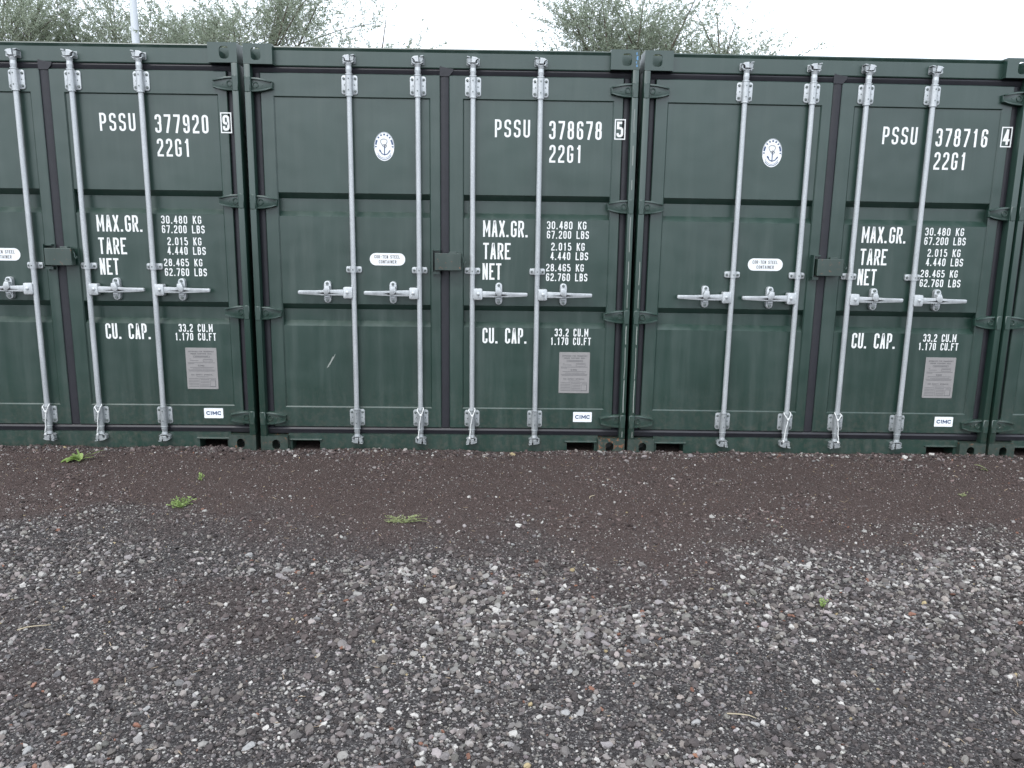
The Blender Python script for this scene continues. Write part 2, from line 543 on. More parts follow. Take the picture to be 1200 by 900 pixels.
def make_ground():
    def axis(lo, hi, step):
        core = np.arange(lo, hi + 1e-6, step)
        far = np.array([0.2, 0.6, 1.5, 3, 6, 12, 25, 60, 150, 400, 900])
        return np.concatenate([lo - far[::-1], core, hi + far])
    xs, ys = axis(-3.2, 6.6, 0.035), axis(-5.6, 0.3, 0.035)
    X, Y = np.meshgrid(xs, ys)
    Z = ground_h(X, Y)
    vt = np.stack([X, Y, Z], -1).reshape(-1, 3)
    nx, ny = len(xs), len(ys)
    i = np.arange(nx - 1)[None, :] + nx * np.arange(ny - 1)[:, None]
    q = np.stack([i, i + 1, i + nx + 1, i + nx], -1).reshape(-1, 4)
    me = bpy.data.meshes.new('ground')
    me.from_pydata(vt.tolist(), [], q.tolist())
    at = me.attributes.new('grey', 'FLOAT', 'POINT')
    at.data.foreach_set('value', grey_mask(X, Y).reshape(-1).astype(np.float32))
    me.polygons.foreach_set('use_smooth', [True] * len(me.polygons))
    mt, n, l, b = material('gritty_ground')
    p = position(n)
    g = n.new('ShaderNodeAttribute'); g.attribute_name = 'grey'
    v1 = n.new('ShaderNodeTexVoronoi'); v1.inputs['Scale'].default_value = 170; l.new(p, v1.inputs['Vector'])
    v2 = n.new('ShaderNodeTexVoronoi'); v2.inputs['Scale'].default_value = 420; l.new(p, v2.inputs['Vector'])
    s1 = n.new('ShaderNodeSeparateColor'); l.new(v1.outputs['Color'], s1.inputs[0])
    s2 = n.new('ShaderNodeSeparateColor'); l.new(v2.outputs['Color'], s2.inputs[0])
    brown = ramp(n, l, s2.outputs[0], [(0.0, (0.029, 0.019, 0.017)), (0.55, (0.062, 0.043, 0.038)), (0.86, (0.105, 0.075, 0.067)), (0.97, (0.24, 0.21, 0.19))])
    brown2 = mixc(n, l, noise(n, l, p, 3.5, 5).outputs['Fac'], brown.outputs['Color'], (0.062, 0.042, 0.037))
    grey = ramp(n, l, s1.outputs[0], [(0.0, (0.021, 0.019, 0.019)), (0.5, (0.046, 0.041, 0.041)), (0.85, (0.088, 0.081, 0.080)), (1.0, (0.22, 0.21, 0.20))])
    c = mixc(n, l, g.outputs['Fac'], brown2, grey.outputs['Color'])
    l.new(c, b.inputs['Base Color'])
    b.inputs['Roughness'].default_value = 0.9
    b.inputs['Specular IOR Level'].default_value = 0.25
    ad = n.new('ShaderNodeMath'); ad.operation = 'ADD'
    l.new(v1.outputs['Distance'], ad.inputs[0]); l.new(v2.outputs['Distance'], ad.inputs[1])
    inv = n.new('ShaderNodeMath'); inv.operation = 'MULTIPLY'; inv.inputs[1].default_value = -1
    l.new(ad.outputs[0], inv.inputs[0])
    bump(n, l, b, inv.outputs[0], 0.8, 0.006)
    me.materials.append(mt)
    o = put('ground', me)
    o['kind'] = 'structure'
    tag(o, 'dark gritty yard surface in front of the containers', 'ground')
make_ground()

# stone material: each stone's own colour comes from its instance attribute
mt, n, l, b = material('gravel_stone')
at = n.new('ShaderNodeAttribute'); at.attribute_type = 'INSTANCER'; at.attribute_name = 'col'
p = position(n)
c = mixc(n, l, noise(n, l, p, 260, 4, 0.7).outputs['Fac'], (0.70, 0.70, 0.70), (1.25, 1.24, 1.22))
cc = mixc(n, l, 1.0, at.outputs['Color'], c, 'MULTIPLY')
l.new(cc, b.inputs['Base Color'])
b.inputs['Roughness'].default_value = 0.8
b.inputs['Specular IOR Level'].default_value = 0.3
M['stone'] = mt

def stone_nodes(name, subdiv, flat):
    ng = bpy.data.node_groups.new(name, 'GeometryNodeTree')
    ng.interface.new_socket('Geometry', in_out='INPUT', socket_type='NodeSocketGeometry')
    ng.interface.new_socket('Geometry', in_out='OUTPUT', socket_type='NodeSocketGeometry')
    N, Lk = ng.nodes, ng.links
    gi, go = N.new('NodeGroupInput'), N.new('NodeGroupOutput')
    gti = N.new('GeometryNodeGeometryToInstance')
    for k in range(6):
        ico = N.new('GeometryNodeMeshIcoSphere')
        ico.inputs['Radius'].default_value = 1.0
        ico.inputs['Subdivisions'].default_value = subdiv
        sp = N.new('GeometryNodeSetPosition')
        pos = N.new('GeometryNodeInputPosition')
        nz = N.new('ShaderNodeTexNoise'); nz.noise_dimensions = '4D'
        nz.inputs['Scale'].default_value = 0.95; nz.inputs['W'].default_value = k * 7.31 + 1.7
        nz.inputs['Detail'].default_value = 1.0
        sub = N.new('ShaderNodeVectorMath'); sub.operation = 'SUBTRACT'; sub.inputs[1].default_value = (0.5, 0.5, 0.5)
        mul = N.new('ShaderNodeVectorMath'); mul.operation = 'SCALE'; mul.inputs['Scale'].default_value = 1.9
        Lk.new(pos.outputs[0], nz.inputs['Vector'])
        Lk.new(nz.outputs['Color'], sub.inputs[0]); Lk.new(sub.outputs[0], mul.inputs[0])
        Lk.new(ico.outputs['Mesh'], sp.inputs['Geometry']); Lk.new(mul.outputs[0], sp.inputs['Offset'])
        ss = N.new('GeometryNodeSetShadeSmooth'); ss.inputs['Shade Smooth'].default_value = not flat
        Lk.new(sp.outputs[0], ss.inputs[0])
        sm = N.new('GeometryNodeSetMaterial'); sm.inputs['Material'].default_value = M['stone']
        Lk.new(ss.outputs[0], sm.inputs[0])
        Lk.new(sm.outputs[0], gti.inputs[0])
    def attr(nm, ty):
        a = N.new('GeometryNodeInputNamedAttribute'); a.data_type = ty
        a.inputs['Name'].default_value = nm
        return [x for x in a.outputs if x.name == 'Attribute' and x.enabled][0]
    iop = N.new('GeometryNodeInstanceOnPoints')
    Lk.new(gi.outputs[0], iop.inputs['Points'])
    Lk.new(gti.outputs[0], iop.inputs['Instance'])
    iop.inputs['Pick Instance'].default_value = True
    Lk.new(attr('pick', 'INT'), iop.inputs['Instance Index'])
    e2r = N.new('FunctionNodeEulerToRotation')
    Lk.new(attr('turn', 'FLOAT_VECTOR'), e2r.inputs[0])
    Lk.new(e2r.outputs[0], iop.inputs['Rotation'])
    Lk.new(attr('size', 'FLOAT_VECTOR'), iop.inputs['Scale'])
    Lk.new(iop.outputs[0], go.inputs[0])
    return ng

def scatter(name, pts, size, col, nodes, label):
    k = len(pts)
    me = bpy.data.meshes.new(name)
    me.vertices.add(k)
    me.vertices.foreach_set('co', pts.astype(np.float32).reshape(-1))
    turn = np.stack([rng.normal(0, 0.35, k), rng.normal(0, 0.35, k), rng.uniform(0, 6.283, k)], 1)
    for nm, ty, field, val in (('turn', 'FLOAT_VECTOR', 'vector', turn), ('size', 'FLOAT_VECTOR', 'vector', size), ('col', 'FLOAT_COLOR', 'color', col)):
        a = me.attributes.new(nm, ty, 'POINT'); a.data.foreach_set(field, val.astype(np.float32).reshape(-1))
    a = me.attributes.new('pick', 'INT', 'POINT'); a.data.foreach_set('value', rng.integers(0, 6, k).astype(np.int32))
    me.materials.append(M['stone'])
    o = put(name, me)
    md = o.modifiers.new('stones', 'NODES'); md.node_group = nodes
    tag(o, label, 'gravel', None, 'stuff')
    return o

def stone_colors(x, y, g):
    k = len(x)
    pm = pale_mask(x, y)
    u = rng.random(k)
    p_pale = 0.035 + 0.15 * pm * g
    p_mid = 0.10 + (0.22 + 0.30 * pm) * g
    dark = np.clip(rng.lognormal(math.log(0.049), 0.42, k), 0.015, 0.12)
    warm = np.array([1.26, 0.93, 0.87]) * (1 - g[:, None]) + np.array([1.14, 0.97, 0.94]) * g[:, None]
    col = dark[:, None] * warm
    mid = (u < p_pale + p_mid)
    q = np.clip(rng.lognormal(math.log(0.142), 0.30, k), 0.06, 0.24)
    tone = np.stack([rng.uniform(1.02, 1.15, k), rng.uniform(0.97, 1.0, k), rng.uniform(0.88, 1.0, k)], 1)
    col = np.where(mid[:, None], q[:, None] * tone, col)
    pale = u < p_pale
    q = rng.uniform(0.20, 0.40, k)
    col = np.where(pale[:, None], q[:, None] * np.array([1.02, 0.98, 0.93]), col)
    v = rng.random(k)
    rust = v < 0.006
    col[rust] = np.array([0.17, 0.085, 0.06]) * rng.uniform(0.5, 1.2, rust.sum())[:, None]
    ochre = (v > 0.5) & (v < 0.5025)
    col[ochre] = np.array([0.30, 0.24, 0.14]) * rng.uniform(0.6, 1.1, ochre.sum())[:, None]
    return np.concatenate([col, np.ones((k, 1))], 1)

def in_yard(x, y):
    """the strip of yard that is in sight, and a pace to either side of it"""
    cx = 1.60
    half = 3.9 + (y - 0.0) * 0.52
    return (np.abs(x - cx) < half + 0.5) & (y < 0.06)

def candidates(k):
    x = rng.uniform(-3.0, 6.4, k); y = rng.uniform(-4.0, 0.06, k)
    ok = in_yard(x, y)
    return x[ok], y[ok]

def build_gravel():
    # fine grit, mostly the brown strip
    x, y = candidates(330000)
    g = grey_mask(x, y)
    keep = rng.random(len(x)) < np.where(g > 0.5, 0.42, 0.62)
    x, y, g = x[keep], y[keep], g[keep]
    r = rng.uniform(0.0016, 0.0042, len(x))
    sz = np.stack([r * rng.uniform(0.9, 1.5, len(x)), r * rng.uniform(0.8, 1.2, len(x)), r * rng.uniform(0.5, 0.9, len(x))], 1)
    col = stone_colors(x, y, g)
    straw = rng.random(len(x)) < 0.006          # bits of straw and bark
    sz[straw] = np.stack([rng.uniform(0.008, 0.022, straw.sum()), rng.uniform(0.0009, 0.0018, straw.sum()), rng.uniform(0.0009, 0.0015, straw.sum())], 1)
    col[straw, :3] = np.array([0.27, 0.21, 0.15]) * rng.uniform(0.5, 1.2, straw.sum())[:, None]
    z = ground_h(x, y) + r * 0.25 + straw * 0.003
    scatter('grit', np.stack([x, y, z], 1), sz, col, stone_nodes('grit_nodes', 1, True), 'fine brown and grey grit strewn over the yard surface')
    # gravel
    x, y = candidates(310000)
    g = grey_mask(x, y); cm = coarse_mask(x, y)
    bermy = np.exp(-((y + 0.05) / 0.09) ** 2)
    prob = 0.022 + 0.70 * g * (0.65 + 0.35 * cm) + 0.40 * bermy
    prob += 0.34 * (1 - g) * smooth(0.54, 0.72, fbm(x * 2.1, y * 3.2, 55, 3))
    keep = rng.random(len(x)) < prob
    x, y, g, cm, bermy = x[keep], y[keep], g[keep], cm[keep], bermy[keep]
    r = np.clip(rng.lognormal(math.log(0.0039), 0.45, len(x)), 0.0018, 0.0120) * (0.92 + 0.30 * cm * g + 0.30 * pale_mask(x, y) * g + 0.45 * bermy)
    sz = np.stack([r * rng.uniform(0.95, 1.6, len(x)), r * rng.uniform(0.75, 1.15, len(x)), r * rng.uniform(0.5, 0.9, len(x))], 1)
    col = stone_colors(x, y, np.clip(g + 0.35 * bermy, 0, 1))
    z = ground_h(x, y) + sz[:, 2] * 0.42
    scatter('gravel', np.stack([x, y, z], 1), sz, col, stone_nodes('gravel_nodes', 2, True), 'loose grey angular gravel with pale and rusty chips')
build_gravel()

# ------------------------------------------------------------------ container
W, H, D = 2.438, 2.591, 6.058
DOORF = 0.045          # door face behind the casting face
RODY = 0.020
LX0, LX1, RX0, RX1 = 0.085, 1.203, 1.259, 2.353
DZ0, DZ1 = 0.174, 2.431
PZ0, PZ1 = 0.315, 2.287

def frame_plate(bm, o, i, y0, y1, cham=0.004, ledge=0.007):
    """door frame with an opening; its inner edge steps back to the panel"""
    def loop(x0, x1, z0, z1, y):
        return [bm.verts.new(v) for v in ((x0, y, z0), (x1, y, z0), (x1, y, z1), (x0, y, z1))]
    A = loop(*o, y1)
    B = loop(*o, y0 + cham)
    C = loop(o[0] + cham, o[1] - cham, o[2] + cham, o[3] - cham, y0)
    Dd = loop(i[0] - ledge, i[1] + ledge, i[2] - ledge, i[3] + ledge, y0)
    E_ = loop(*i, y0 + ledge)
    F_ = loop(*i, y1)
    for a, c in ((A, B), (B, C), (C, Dd), (Dd, E_), (E_, F_), (F_, A)):
        for k in range(4):
            bm.faces.new((a[k], a[(k + 1) % 4], c[(k + 1) % 4], c[k]))

def panel_sheet(bm, x0, x1):
    y = DOORF + 0.009; d = 0.036
    prof = [(PZ0 - 0.004, y), (0.855, y), (0.889, y + d), (0.964, y + d), (1.001, y), (1.560, y), (1.594, y + d), (1.672, y + d), (1.709, y), (PZ1 + 0.004, y)]
    cols = []
    k = 8
    for q in range(k + 1):
        x = x0 + (x1 - x0) * q / k
        cols.append([bm.verts.new((x, yy, z)) for z, yy in prof])
    for a, c in zip(cols, cols[1:]):
        for j in range(len(prof) - 1):
            bm.faces.new((a[j], c[j], c[j + 1], a[j + 1]))

def casting(bm, top):
    """corner casting 178 x 162 x 118 mm, hollow, with an oval end hole; origin at its outer lower front edge"""
    w, d, h, t = 0.178, 0.162, 0.118, 0.014
    cx = 0.082 if top else 0.101
    hz0, hz1, hw = (0.022, 0.096, 0.030) if top else (0.026, 0.094, 0.026)
    if not top: cx = 0.101
    else: cx = 0.078
    hole = rounded(cx - hw, cx + hw, hz0, hz1, hw * (0.72 if top else 0.98), 5)
    cz = (hz0 + hz1) / 2
    out = []
    for px, pz in hole:
        a = math.atan2(pz - cz, px - cx)
        ux, uz = math.cos(a), math.sin(a)
        s = min(((w - cx) if ux > 0 else cx) / max(abs(ux), 1e-6), ((h - cz) if uz > 0 else cz) / max(abs(uz), 1e-6))
        out.append([cx + ux * s, cz + uz * s])
    # snap the ring's nearest points onto the corners
    for qx, qz in ((0, 0), (w, 0), (w, h), (0, h)):
        j = min(range(len(out)), key=lambda k: (out[k][0] - qx) ** 2 + (out[k][1] - qz) ** 2)
        out[j] = [qx, qz]
    k = len(hole)
    O = [bm.verts.new((x, 0, z)) for x, z in out]
    I = [bm.verts.new((x, 0, z)) for x, z in hole]
    I2 = [bm.verts.new((x + (x - cx) * 0.02, t, z + (z - cz) * 0.02)) for x, z in hole]
    OB = [bm.verts.new((x, d, z)) for x, z in out]
    I3 = [bm.verts.new((cx + (x - cx) * 1.35, t + 0.001, cz + (z - cz) * 1.2)) for x, z in hole]
    I4 = [bm.verts.new((cx + (x - cx) * 1.35, d - 0.02, cz + (z - cz) * 1.2)) for x, z in hole]
    for j in range(k):
        m2 = (j + 1) % k
        bm.faces.new((O[j], O[m2], I[m2], I[j]))
        bm.faces.new((I[j], I[m2], I2[m2], I2[j]))
        bm.faces.new((I2[j], I2[m2], I3[m2], I3[j]))
        # the upper castings have their twist-lock aperture open to the sky
        if not (top and hole[j][1] > cz + 0.012 and hole[m2][1] > cz + 0.012):
            bm.faces.new((I3[j], I3[m2], I4[m2], I4[j]))
        if not (top and out[j][1] > h - 1e-4 and out[m2][1] > h - 1e-4):
            bm.faces.new((O[j], O[m2], OB[m2], OB[j]))
    bm.faces.new(I4); bm.faces.new(OB)

def bracket(bm, z0, z1, flip):
    """bearing bracket of a locking bar: flanged plate, half-round housing, collars, bolts; x is relative to the bar"""
    prism(bm, rounded(-0.050, 0.050, z0, z1, 0.014), DOORF - 0.0075, DOORF + 0.004, 0.002)
    hz0, hz1 = (z0 - 0.012, z1 + 0.006) if not flip else (z0 - 0.020, z1 + 0.006)
    lathe_z(bm, 0, RODY, [(hz0, 0.0185), (hz0, 0.0235), (hz0 + 0.006, 0.0235), (hz0 + 0.008, 0.0215), (hz1 - 0.008, 0.0215), (hz1 - 0.006, 0.0235), (hz1, 0.0235), (hz1, 0.0185)], 18)
    box(bm, -0.0215, 0.0215, RODY, DOORF, z0 + 0.001, z1 - 0.001)
    for sx in (-0.036, 0.036):
        for zz in (z0 + 0.020, z1 - 0.020):
            lathe_y(bm, sx, zz, [(DOORF - 0.004, 0.0085), (DOORF - 0.011, 0.0085), (DOORF - 0.013, 0.006)], 6, 1)
        lathe_y(bm, sx * 0.86, (z0 + z1) / 2, [(DOORF - 0.004, 0.005), (DOORF - 0.009, 0.004)], 6, 1)
    for zz in (z0 + 0.024, z1 - 0.024):
        lathe_y(bm, 0, zz, [(RODY - 0.019, 0.0048), (RODY - 0.0245, 0.0038)], 6, 1)

def cam_head(bm, top):
    """cam and neck at the end of a bar"""
    s = 1 if top else -1
    zc = 2.511 if top else 0.097
    def zz(v): return zc + s * v
    lathe_z(bm, 0, RODY, sorted([(zz(-0.078), 0.018), (zz(-0.060), 0.0195), (zz(-0.040), 0.0175), (zz(-0.022), 0.0215)]), 14)
    pr = [(-0.034, -0.014), (-0.014, -0.021), (0.014, -0.021), (0.038, -0.014), (0.024, -0.024), (-0.026, -0.024)]
    prism(bm, [(x, zz(v + 0.003)) for x, v in pr], RODY - 0.020, RODY + 0.022)
    prism(bm, [(-0.035, zz(0.012)), (-0.020, zz(0.021)), (0.006, zz(0.024)), (0.010, zz(-0.012)), (-0.014, zz(-0.012)), (-0.018, zz(0.006))], RODY - 0.026, RODY + 0.018, 0.002)

def keeper(bm, top):
    """cam keeper bolted to the header or sill"""
    s = 1 if top else -1
    zc = 2.511 if top else 0.097
    def zz(v): return zc + s * v
    yb = DOORF + 0.004
    prism(bm, [(0.012, zz(-0.012)), (0.030, zz(-0.012)), (0.036, zz(0.014)), (0.020, zz(0.020)), (0.012, zz(0.010))], RODY - 0.018, yb, 0.002)
    prism(bm, [(0.018, zz(0.017)), (0.038, zz(0.022)), (0.036, zz(0.028)), (0.017, zz(0.024))], RODY - 0.024, yb)
    prism(bm, [(-0.036, zz(-0.012)), (-0.024, zz(-0.013)), (-0.022, zz(0.008)), (-0.034, zz(0.010))], RODY - 0.012, yb, 0.002)
    prism(bm, rounded(-0.040, 0.040, zc - 0.022, zc + 0.022, 0.006), DOORF - 0.004, yb)

def guide(bm):
    z0, z1 = 1.206, 1.246
    prism(bm, rounded(-0.050, 0.050, z0, z1, 0.010), DOORF - 0.006, DOORF + 0.012, 0.002)
    lathe_z(bm, 0, RODY, [(z0 + 0.001, 0.0175), (z0 + 0.001, 0.0215), (z1 - 0.001, 0.0215), (z1 - 0.001, 0.0175)], 16)
    box(bm, -0.0205, 0.0205, RODY, DOORF, z0 + 0.002, z1 - 0.002)
    for sx in (-0.037, 0.037):
        lathe_y(bm, sx, (z0 + z1) / 2, [(DOORF - 0.004, 0.008), (DOORF - 0.011, 0.008), (DOORF - 0.013, 0.005)], 6, 1)
    lathe_y(bm, 0, (z0 + z1) / 2, [(RODY - 0.019, 0.005), (RODY - 0.0245, 0.004)], 6, 1)

def handle(bm):
    """handle pointing to +x: hub at the bar, tapered lever"""
    zc = 1.078
    prism(bm, rounded(0.006, 0.066, zc - 0.037, zc + 0.037, 0.010), -0.004, 0.036, 0.004)
    lathe_y(bm, 0.040, zc + 0.002, [(-0.002, 0.010), (-0.009, 0.010), (-0.011, 0.007)], 8)
    prism(bm, [(0.060, zc - 0.020), (0.175, zc - 0.018), (0.250, zc - 0.016), (0.352, zc - 0.013), (0.359, zc - 0.008), (0.359, zc + 0.008), (0.352, zc + 0.012), (0.250, zc + 0.013), (0.175, zc + 0.016), (0.060, zc + 0.021)], 0.000, 0.018, 0.005)
    prism(bm, [(0.085, zc - 0.004), (0.190, zc - 0.010), (0.240, zc - 0.004), (0.190, zc + 0.002)], 0.000, 0.008)

def retainer(bm):
    """catch plate that holds the lever"""
    x, zc = 0.172, 1.078
    prism(bm, rounded(x - 0.022, x + 0.022, zc - 0.068, zc + 0.074, 0.021, 6), 0.024, DOORF + 0.012, 0.003)
    prism(bm, [(x - 0.023, zc + 0.008), (x - 0.004, zc - 0.012), (x + 0.018, zc - 0.008), (x + 0.020, zc + 0.022), (x + 0.008, zc + 0.046), (x - 0.018, zc + 0.042)], -0.010, 0.026, 0.005)
    for q in (-0.050, 0.058):
        lathe_y(bm, x, zc + q, [(0.026, 0.0095), (0.017, 0.0095), (0.015, 0.007)], 8, 1)
    prism(bm, [(x - 0.016, zc - 0.030), (x + 0.016, zc - 0.030), (x + 0.016, zc - 0.022), (x - 0.016, zc - 0.022)], 0.010, 0.028)

def hinge(bm):
    """hinge of a left door: pivot at x = 0.018, blade to +x, centred on z = 0"""
    box(bm, 0.0005, 0.037, -0.003, 0.034, -0.046, 0.046, 0.004)
    lathe_z(bm, 0.019, 0.012, [(-0.052, 0.010), (-0.0465, 0.013), (0.0465, 0.013), (0.053, 0.009)], 12)
    out = [(0.030, -0.043), (0.085, -0.042), (0.130, -0.031), (0.166, -0.022), (0.169, 0.020), (0.130, 0.032), (0.085, 0.042), (0.030, 0.043)]
    prism(bm, out, 0.024, DOORF + 0.004, 0.004)
    for s in (-1, 1):
        prism(bm, [(0.038, s * 0.032), (0.085, s * 0.032), (0.160, s * 0.014), (0.164, s * 0.021), (0.130, s * 0.0305), (0.085, s * 0.041), (0.038, s * 0.042)], 0.010, 0.028, 0.002)
    # ring weld round the pin hole
    ring = []
    for j in range(16):
        a = 2 * math.pi * j / 16
        ring.append((0.062 + 0.0155 * math.cos(a), 0.022, 0.0155 * math.sin(a)))
    tube(bm, ring + [ring[0]], 0.0038, 6)
    lathe_y(bm, 0.105, 0.0, [(0.026, 0.006), (0.021, 0.005)], 8)

def post(bm):
    box(bm, 0.0, 0.040, 0.0, 0.14, 0.117, 2.474, 0.006, 2)
    box(bm, 0.002, 0.080, 0.075, 0.138, 0.125, 2.470)

def header(bm):
    prof = [(2.476, DOORF), (2.562, DOORF - 0.001), (2.579, DOORF - 0.008), (2.585, DOORF - 0.006), (2.586, 0.16), (2.560, 0.16), (2.470, 0.14), (2.470, DOORF + 0.003)]
    a = [bm.verts.new((0.177, y, z)) for z, y in prof]; c = [bm.verts.new((W - 0.177, y, z)) for z, y in prof]
    k = len(prof)
    for j in range(k):
        bm.faces.new((a[j], c[j], c[(j + 1) % k], a[(j + 1) % k]))
    bm.faces.new(a); bm.faces.new(c[::-1])

def sill(bm):
    zt = 0.128
    segs = [(0.177, 0.200), (0.386, 2.052), (2.238, 2.261)]
    for x0, x1 in segs:
        box(bm, x0, x1, DOORF - 0.006, 0.15, 0.002, zt)
    for x0, x1 in ((0.200, 0.386), (2.052, 2.238)):
        box(bm, x0 - 0.0005, x1 + 0.0005, DOORF - 0.0055, 0.1495, 0.084, zt - 0.0005)
        box(bm, x0, x1, 0.30, 0.32, -0.02, 0.12)
        # raised lip round the fork recess
        box(bm, x0 - 0.016, x1 + 0.016, DOORF - 0.020, DOORF, 0.083, 0.092, 0.002)

def rubber_h(bm, x0, x1, z0, z1, y):
    """horizontal lip seal with a rounded bulge"""
    prof = [(z0, y + 0.03), (z0, y + 0.006), (z0 + 0.30 * (z1 - z0), y), (z0 + 0.62 * (z1 - z0), y - 0.004), (z1 - 0.006, y + 0.002), (z1, y + 0.010), (z1, y + 0.03)]
    a = [bm.verts.new((x0, yy, z)) for z, yy in prof]; c = [bm.verts.new((x1, yy, z)) for z, yy in prof]
    for j in range(len(prof) - 1):
        bm.faces.new((a[j], c[j], c[j + 1], a[j + 1]))
    bm.faces.new(a); bm.faces.new(c[::-1])

def rubber_v(bm, x0, x1, z0, z1, y):
    prof = [(x0, y + 0.03), (x0, y + 0.008), (x0 + 0.2 * (x1 - x0), y + 0.001), (x0 + 0.5 * (x1 - x0), y), (x0 + 0.8 * (x1 - x0), y + 0.001), (x1, y + 0.008), (x1, y + 0.03)]
    a = [bm.verts.new((x, yy, z0)) for x, yy in prof]; c = [bm.verts.new((x, yy, z1)) for x, yy in prof]
    for j in range(len(prof) - 1):
        bm.faces.new((a[j], c[j], c[j + 1], a[j + 1]))
    bm.faces.new(a); bm.faces.new(c[::-1])

def corrugated_side(bm):
    """side wall seen from outside at x = 0 .. 0.036"""
    y, prof = 0.141, []
    while y < D - 0.17:
        for dy, xx in ((0, 0.006), (0.07, 0.006), (0.138, 0.042), (0.208, 0.042)):
            prof.append((y + dy, xx))
        y += 0.276
    prof = [q for q in prof if q[0] < D - 0.15] + [(D - 0.15, 0.006)]
    a = [bm.verts.new((x, yy, 0.155)) for yy, x in prof]; c = [bm.verts.new((x, yy, 2.515)) for yy, x in prof]
    for j in range(len(prof) - 1):
        bm.faces.new((a[j], a[j + 1], c[j + 1], c[j]))

def side_rail(bm):
    box(bm, 0.004, 0.060, 0.165, D - 0.165, 0.02, 0.156, 0.004)
    box(bm, 0.004, 0.060, 0.165, D - 0.165, 2.515, 2.576, 0.004)

def roof_sheet(bm):
    y, prof = 0.162, []
    while y < D - 0.2:
        for dy, zz in ((0, 2.577), (0.09, 2.577), (0.105, 2.560), (0.195, 2.560)):
            prof.append((y + dy, zz))
        y += 0.21
    prof = [q for q in prof if q[0] < D - 0.17] + [(D - 0.165, 2.577)]
    a = [bm.verts.new((0.055, yy, z)) for yy, z in prof]; c = [bm.verts.new((W - 0.055, yy, z)) for yy, z in prof]
    for j in range(len(prof) - 1):
        bm.faces.new((a[j], c[j], c[j + 1], a[j + 1]))

def rear_wall(bm):
    x, prof = 0.06, []
    while x < W - 0.1:
        for dx, yy in ((0, D - 0.012), (0.11, D - 0.012), (0.128, D - 0.055), (0.238, D - 0.055)):
            prof.append((min(x + dx, W - 0.06), yy))
        x += 0.256
    a = [bm.verts.new((xx, yy, 0.118)) for xx, yy in prof]; c = [bm.verts.new((xx, yy, 2.52)) for xx, yy in prof]
    for j in range(len(prof) - 1):
        if prof[j] != prof[j + 1]:
            bm.faces.new((a[j], a[j + 1], c[j + 1], c[j]))
    box(bm, 0.177, W - 0.177, D - 0.06, D - 0.004, 0.01, 0.12)
    box(bm, 0.177, W - 0.177, D - 0.06, D - 0.004, 2.52, 2.584)

def rear_post(bm):
    box(bm, 0.0, 0.062, D - 0.15, D, 0.117, 2.474, 0.005)

def floor_deck(bm):
    box(bm, 0.06, W - 0.06, 0.33, D - 0.1, 0.12, 0.16)

def lock_box(bm):
    x0, x1, z0, z1 = 1.170, 1.338, 1.230, 1.338
    # housing shell with rolled top edge
    prof = [(z0, -0.046), (z1 - 0.010, -0.046), (z1, -0.038), (z1 + 0.002, 0.030)]
    box(bm, x0, x1, -0.030, 0.026, z0, z1, 0.0025, 1)
    box(bm, x0 + 0.088, x1 - 0.030, -0.010, 0.024, z1 - 0.002, z1 + 0.010, 0.003)

def lock_bracket(bm):
    box(bm, 1.150, 1.156, -0.010, DOORF + 0.002, 1.222, 1.362)
    box(bm, 1.1563, 1.200, 0.004, DOORF + 0.002, 1.354, 1.3615)
    box(bm, 1.1563, 1.198, 0.010, DOORF + 0.002, 1.2025, 1.2215)
    box(bm, 1.150, 1.160, 0.030, DOORF + 0.001, 1.195, 1.222)

def lock_hasp(bm):
    tube(bm, [(1.336, -0.010, 1.316), (1.347, -0.014, 1.314), (1.353, -0.014, 1.300), (1.352, -0.014, 1.285), (1.360, -0.014, 1.274), (1.366, -0.014, 1.280), (1.365, -0.013, 1.290)], 0.0035, 6)

WEIGHTS = [('MAX.GR.', 1.476, 1.775, 1.445, 1.549), ('TARE', 1.477, 1.655, 1.302, 1.407), ('NET', 1.474, 1.596, 1.170, 1.276),
           ('30.480 KG', 1.888, 2.143, 1.499, 1.549), ('67.200 LBS', 1.889, 2.161, 1.439, 1.489),
           ('2.015 KG', 1.919, 2.136, 1.363, 1.413), ('4.440 LBS', 1.915, 2.160, 1.303, 1.353),
           ('28.465 KG', 1.888, 2.134, 1.229, 1.277), ('62.760 LBS', 1.889, 2.159, 1.166, 1.216),
           ('CU. CAP.', 1.476, 1.776, 0.751, 0.854), ('33.2 CU.M', 1.954, 2.176, 0.802, 0.854), ('1.170 CU.FT', 1.927, 2.195, 0.745, 0.795),
           ('PSSU', 1.547, 1.769, 2.066, 2.174), ('22G1', 1.894, 2.103, 1.915, 2.024)]
PAN = DOORF + 0.009

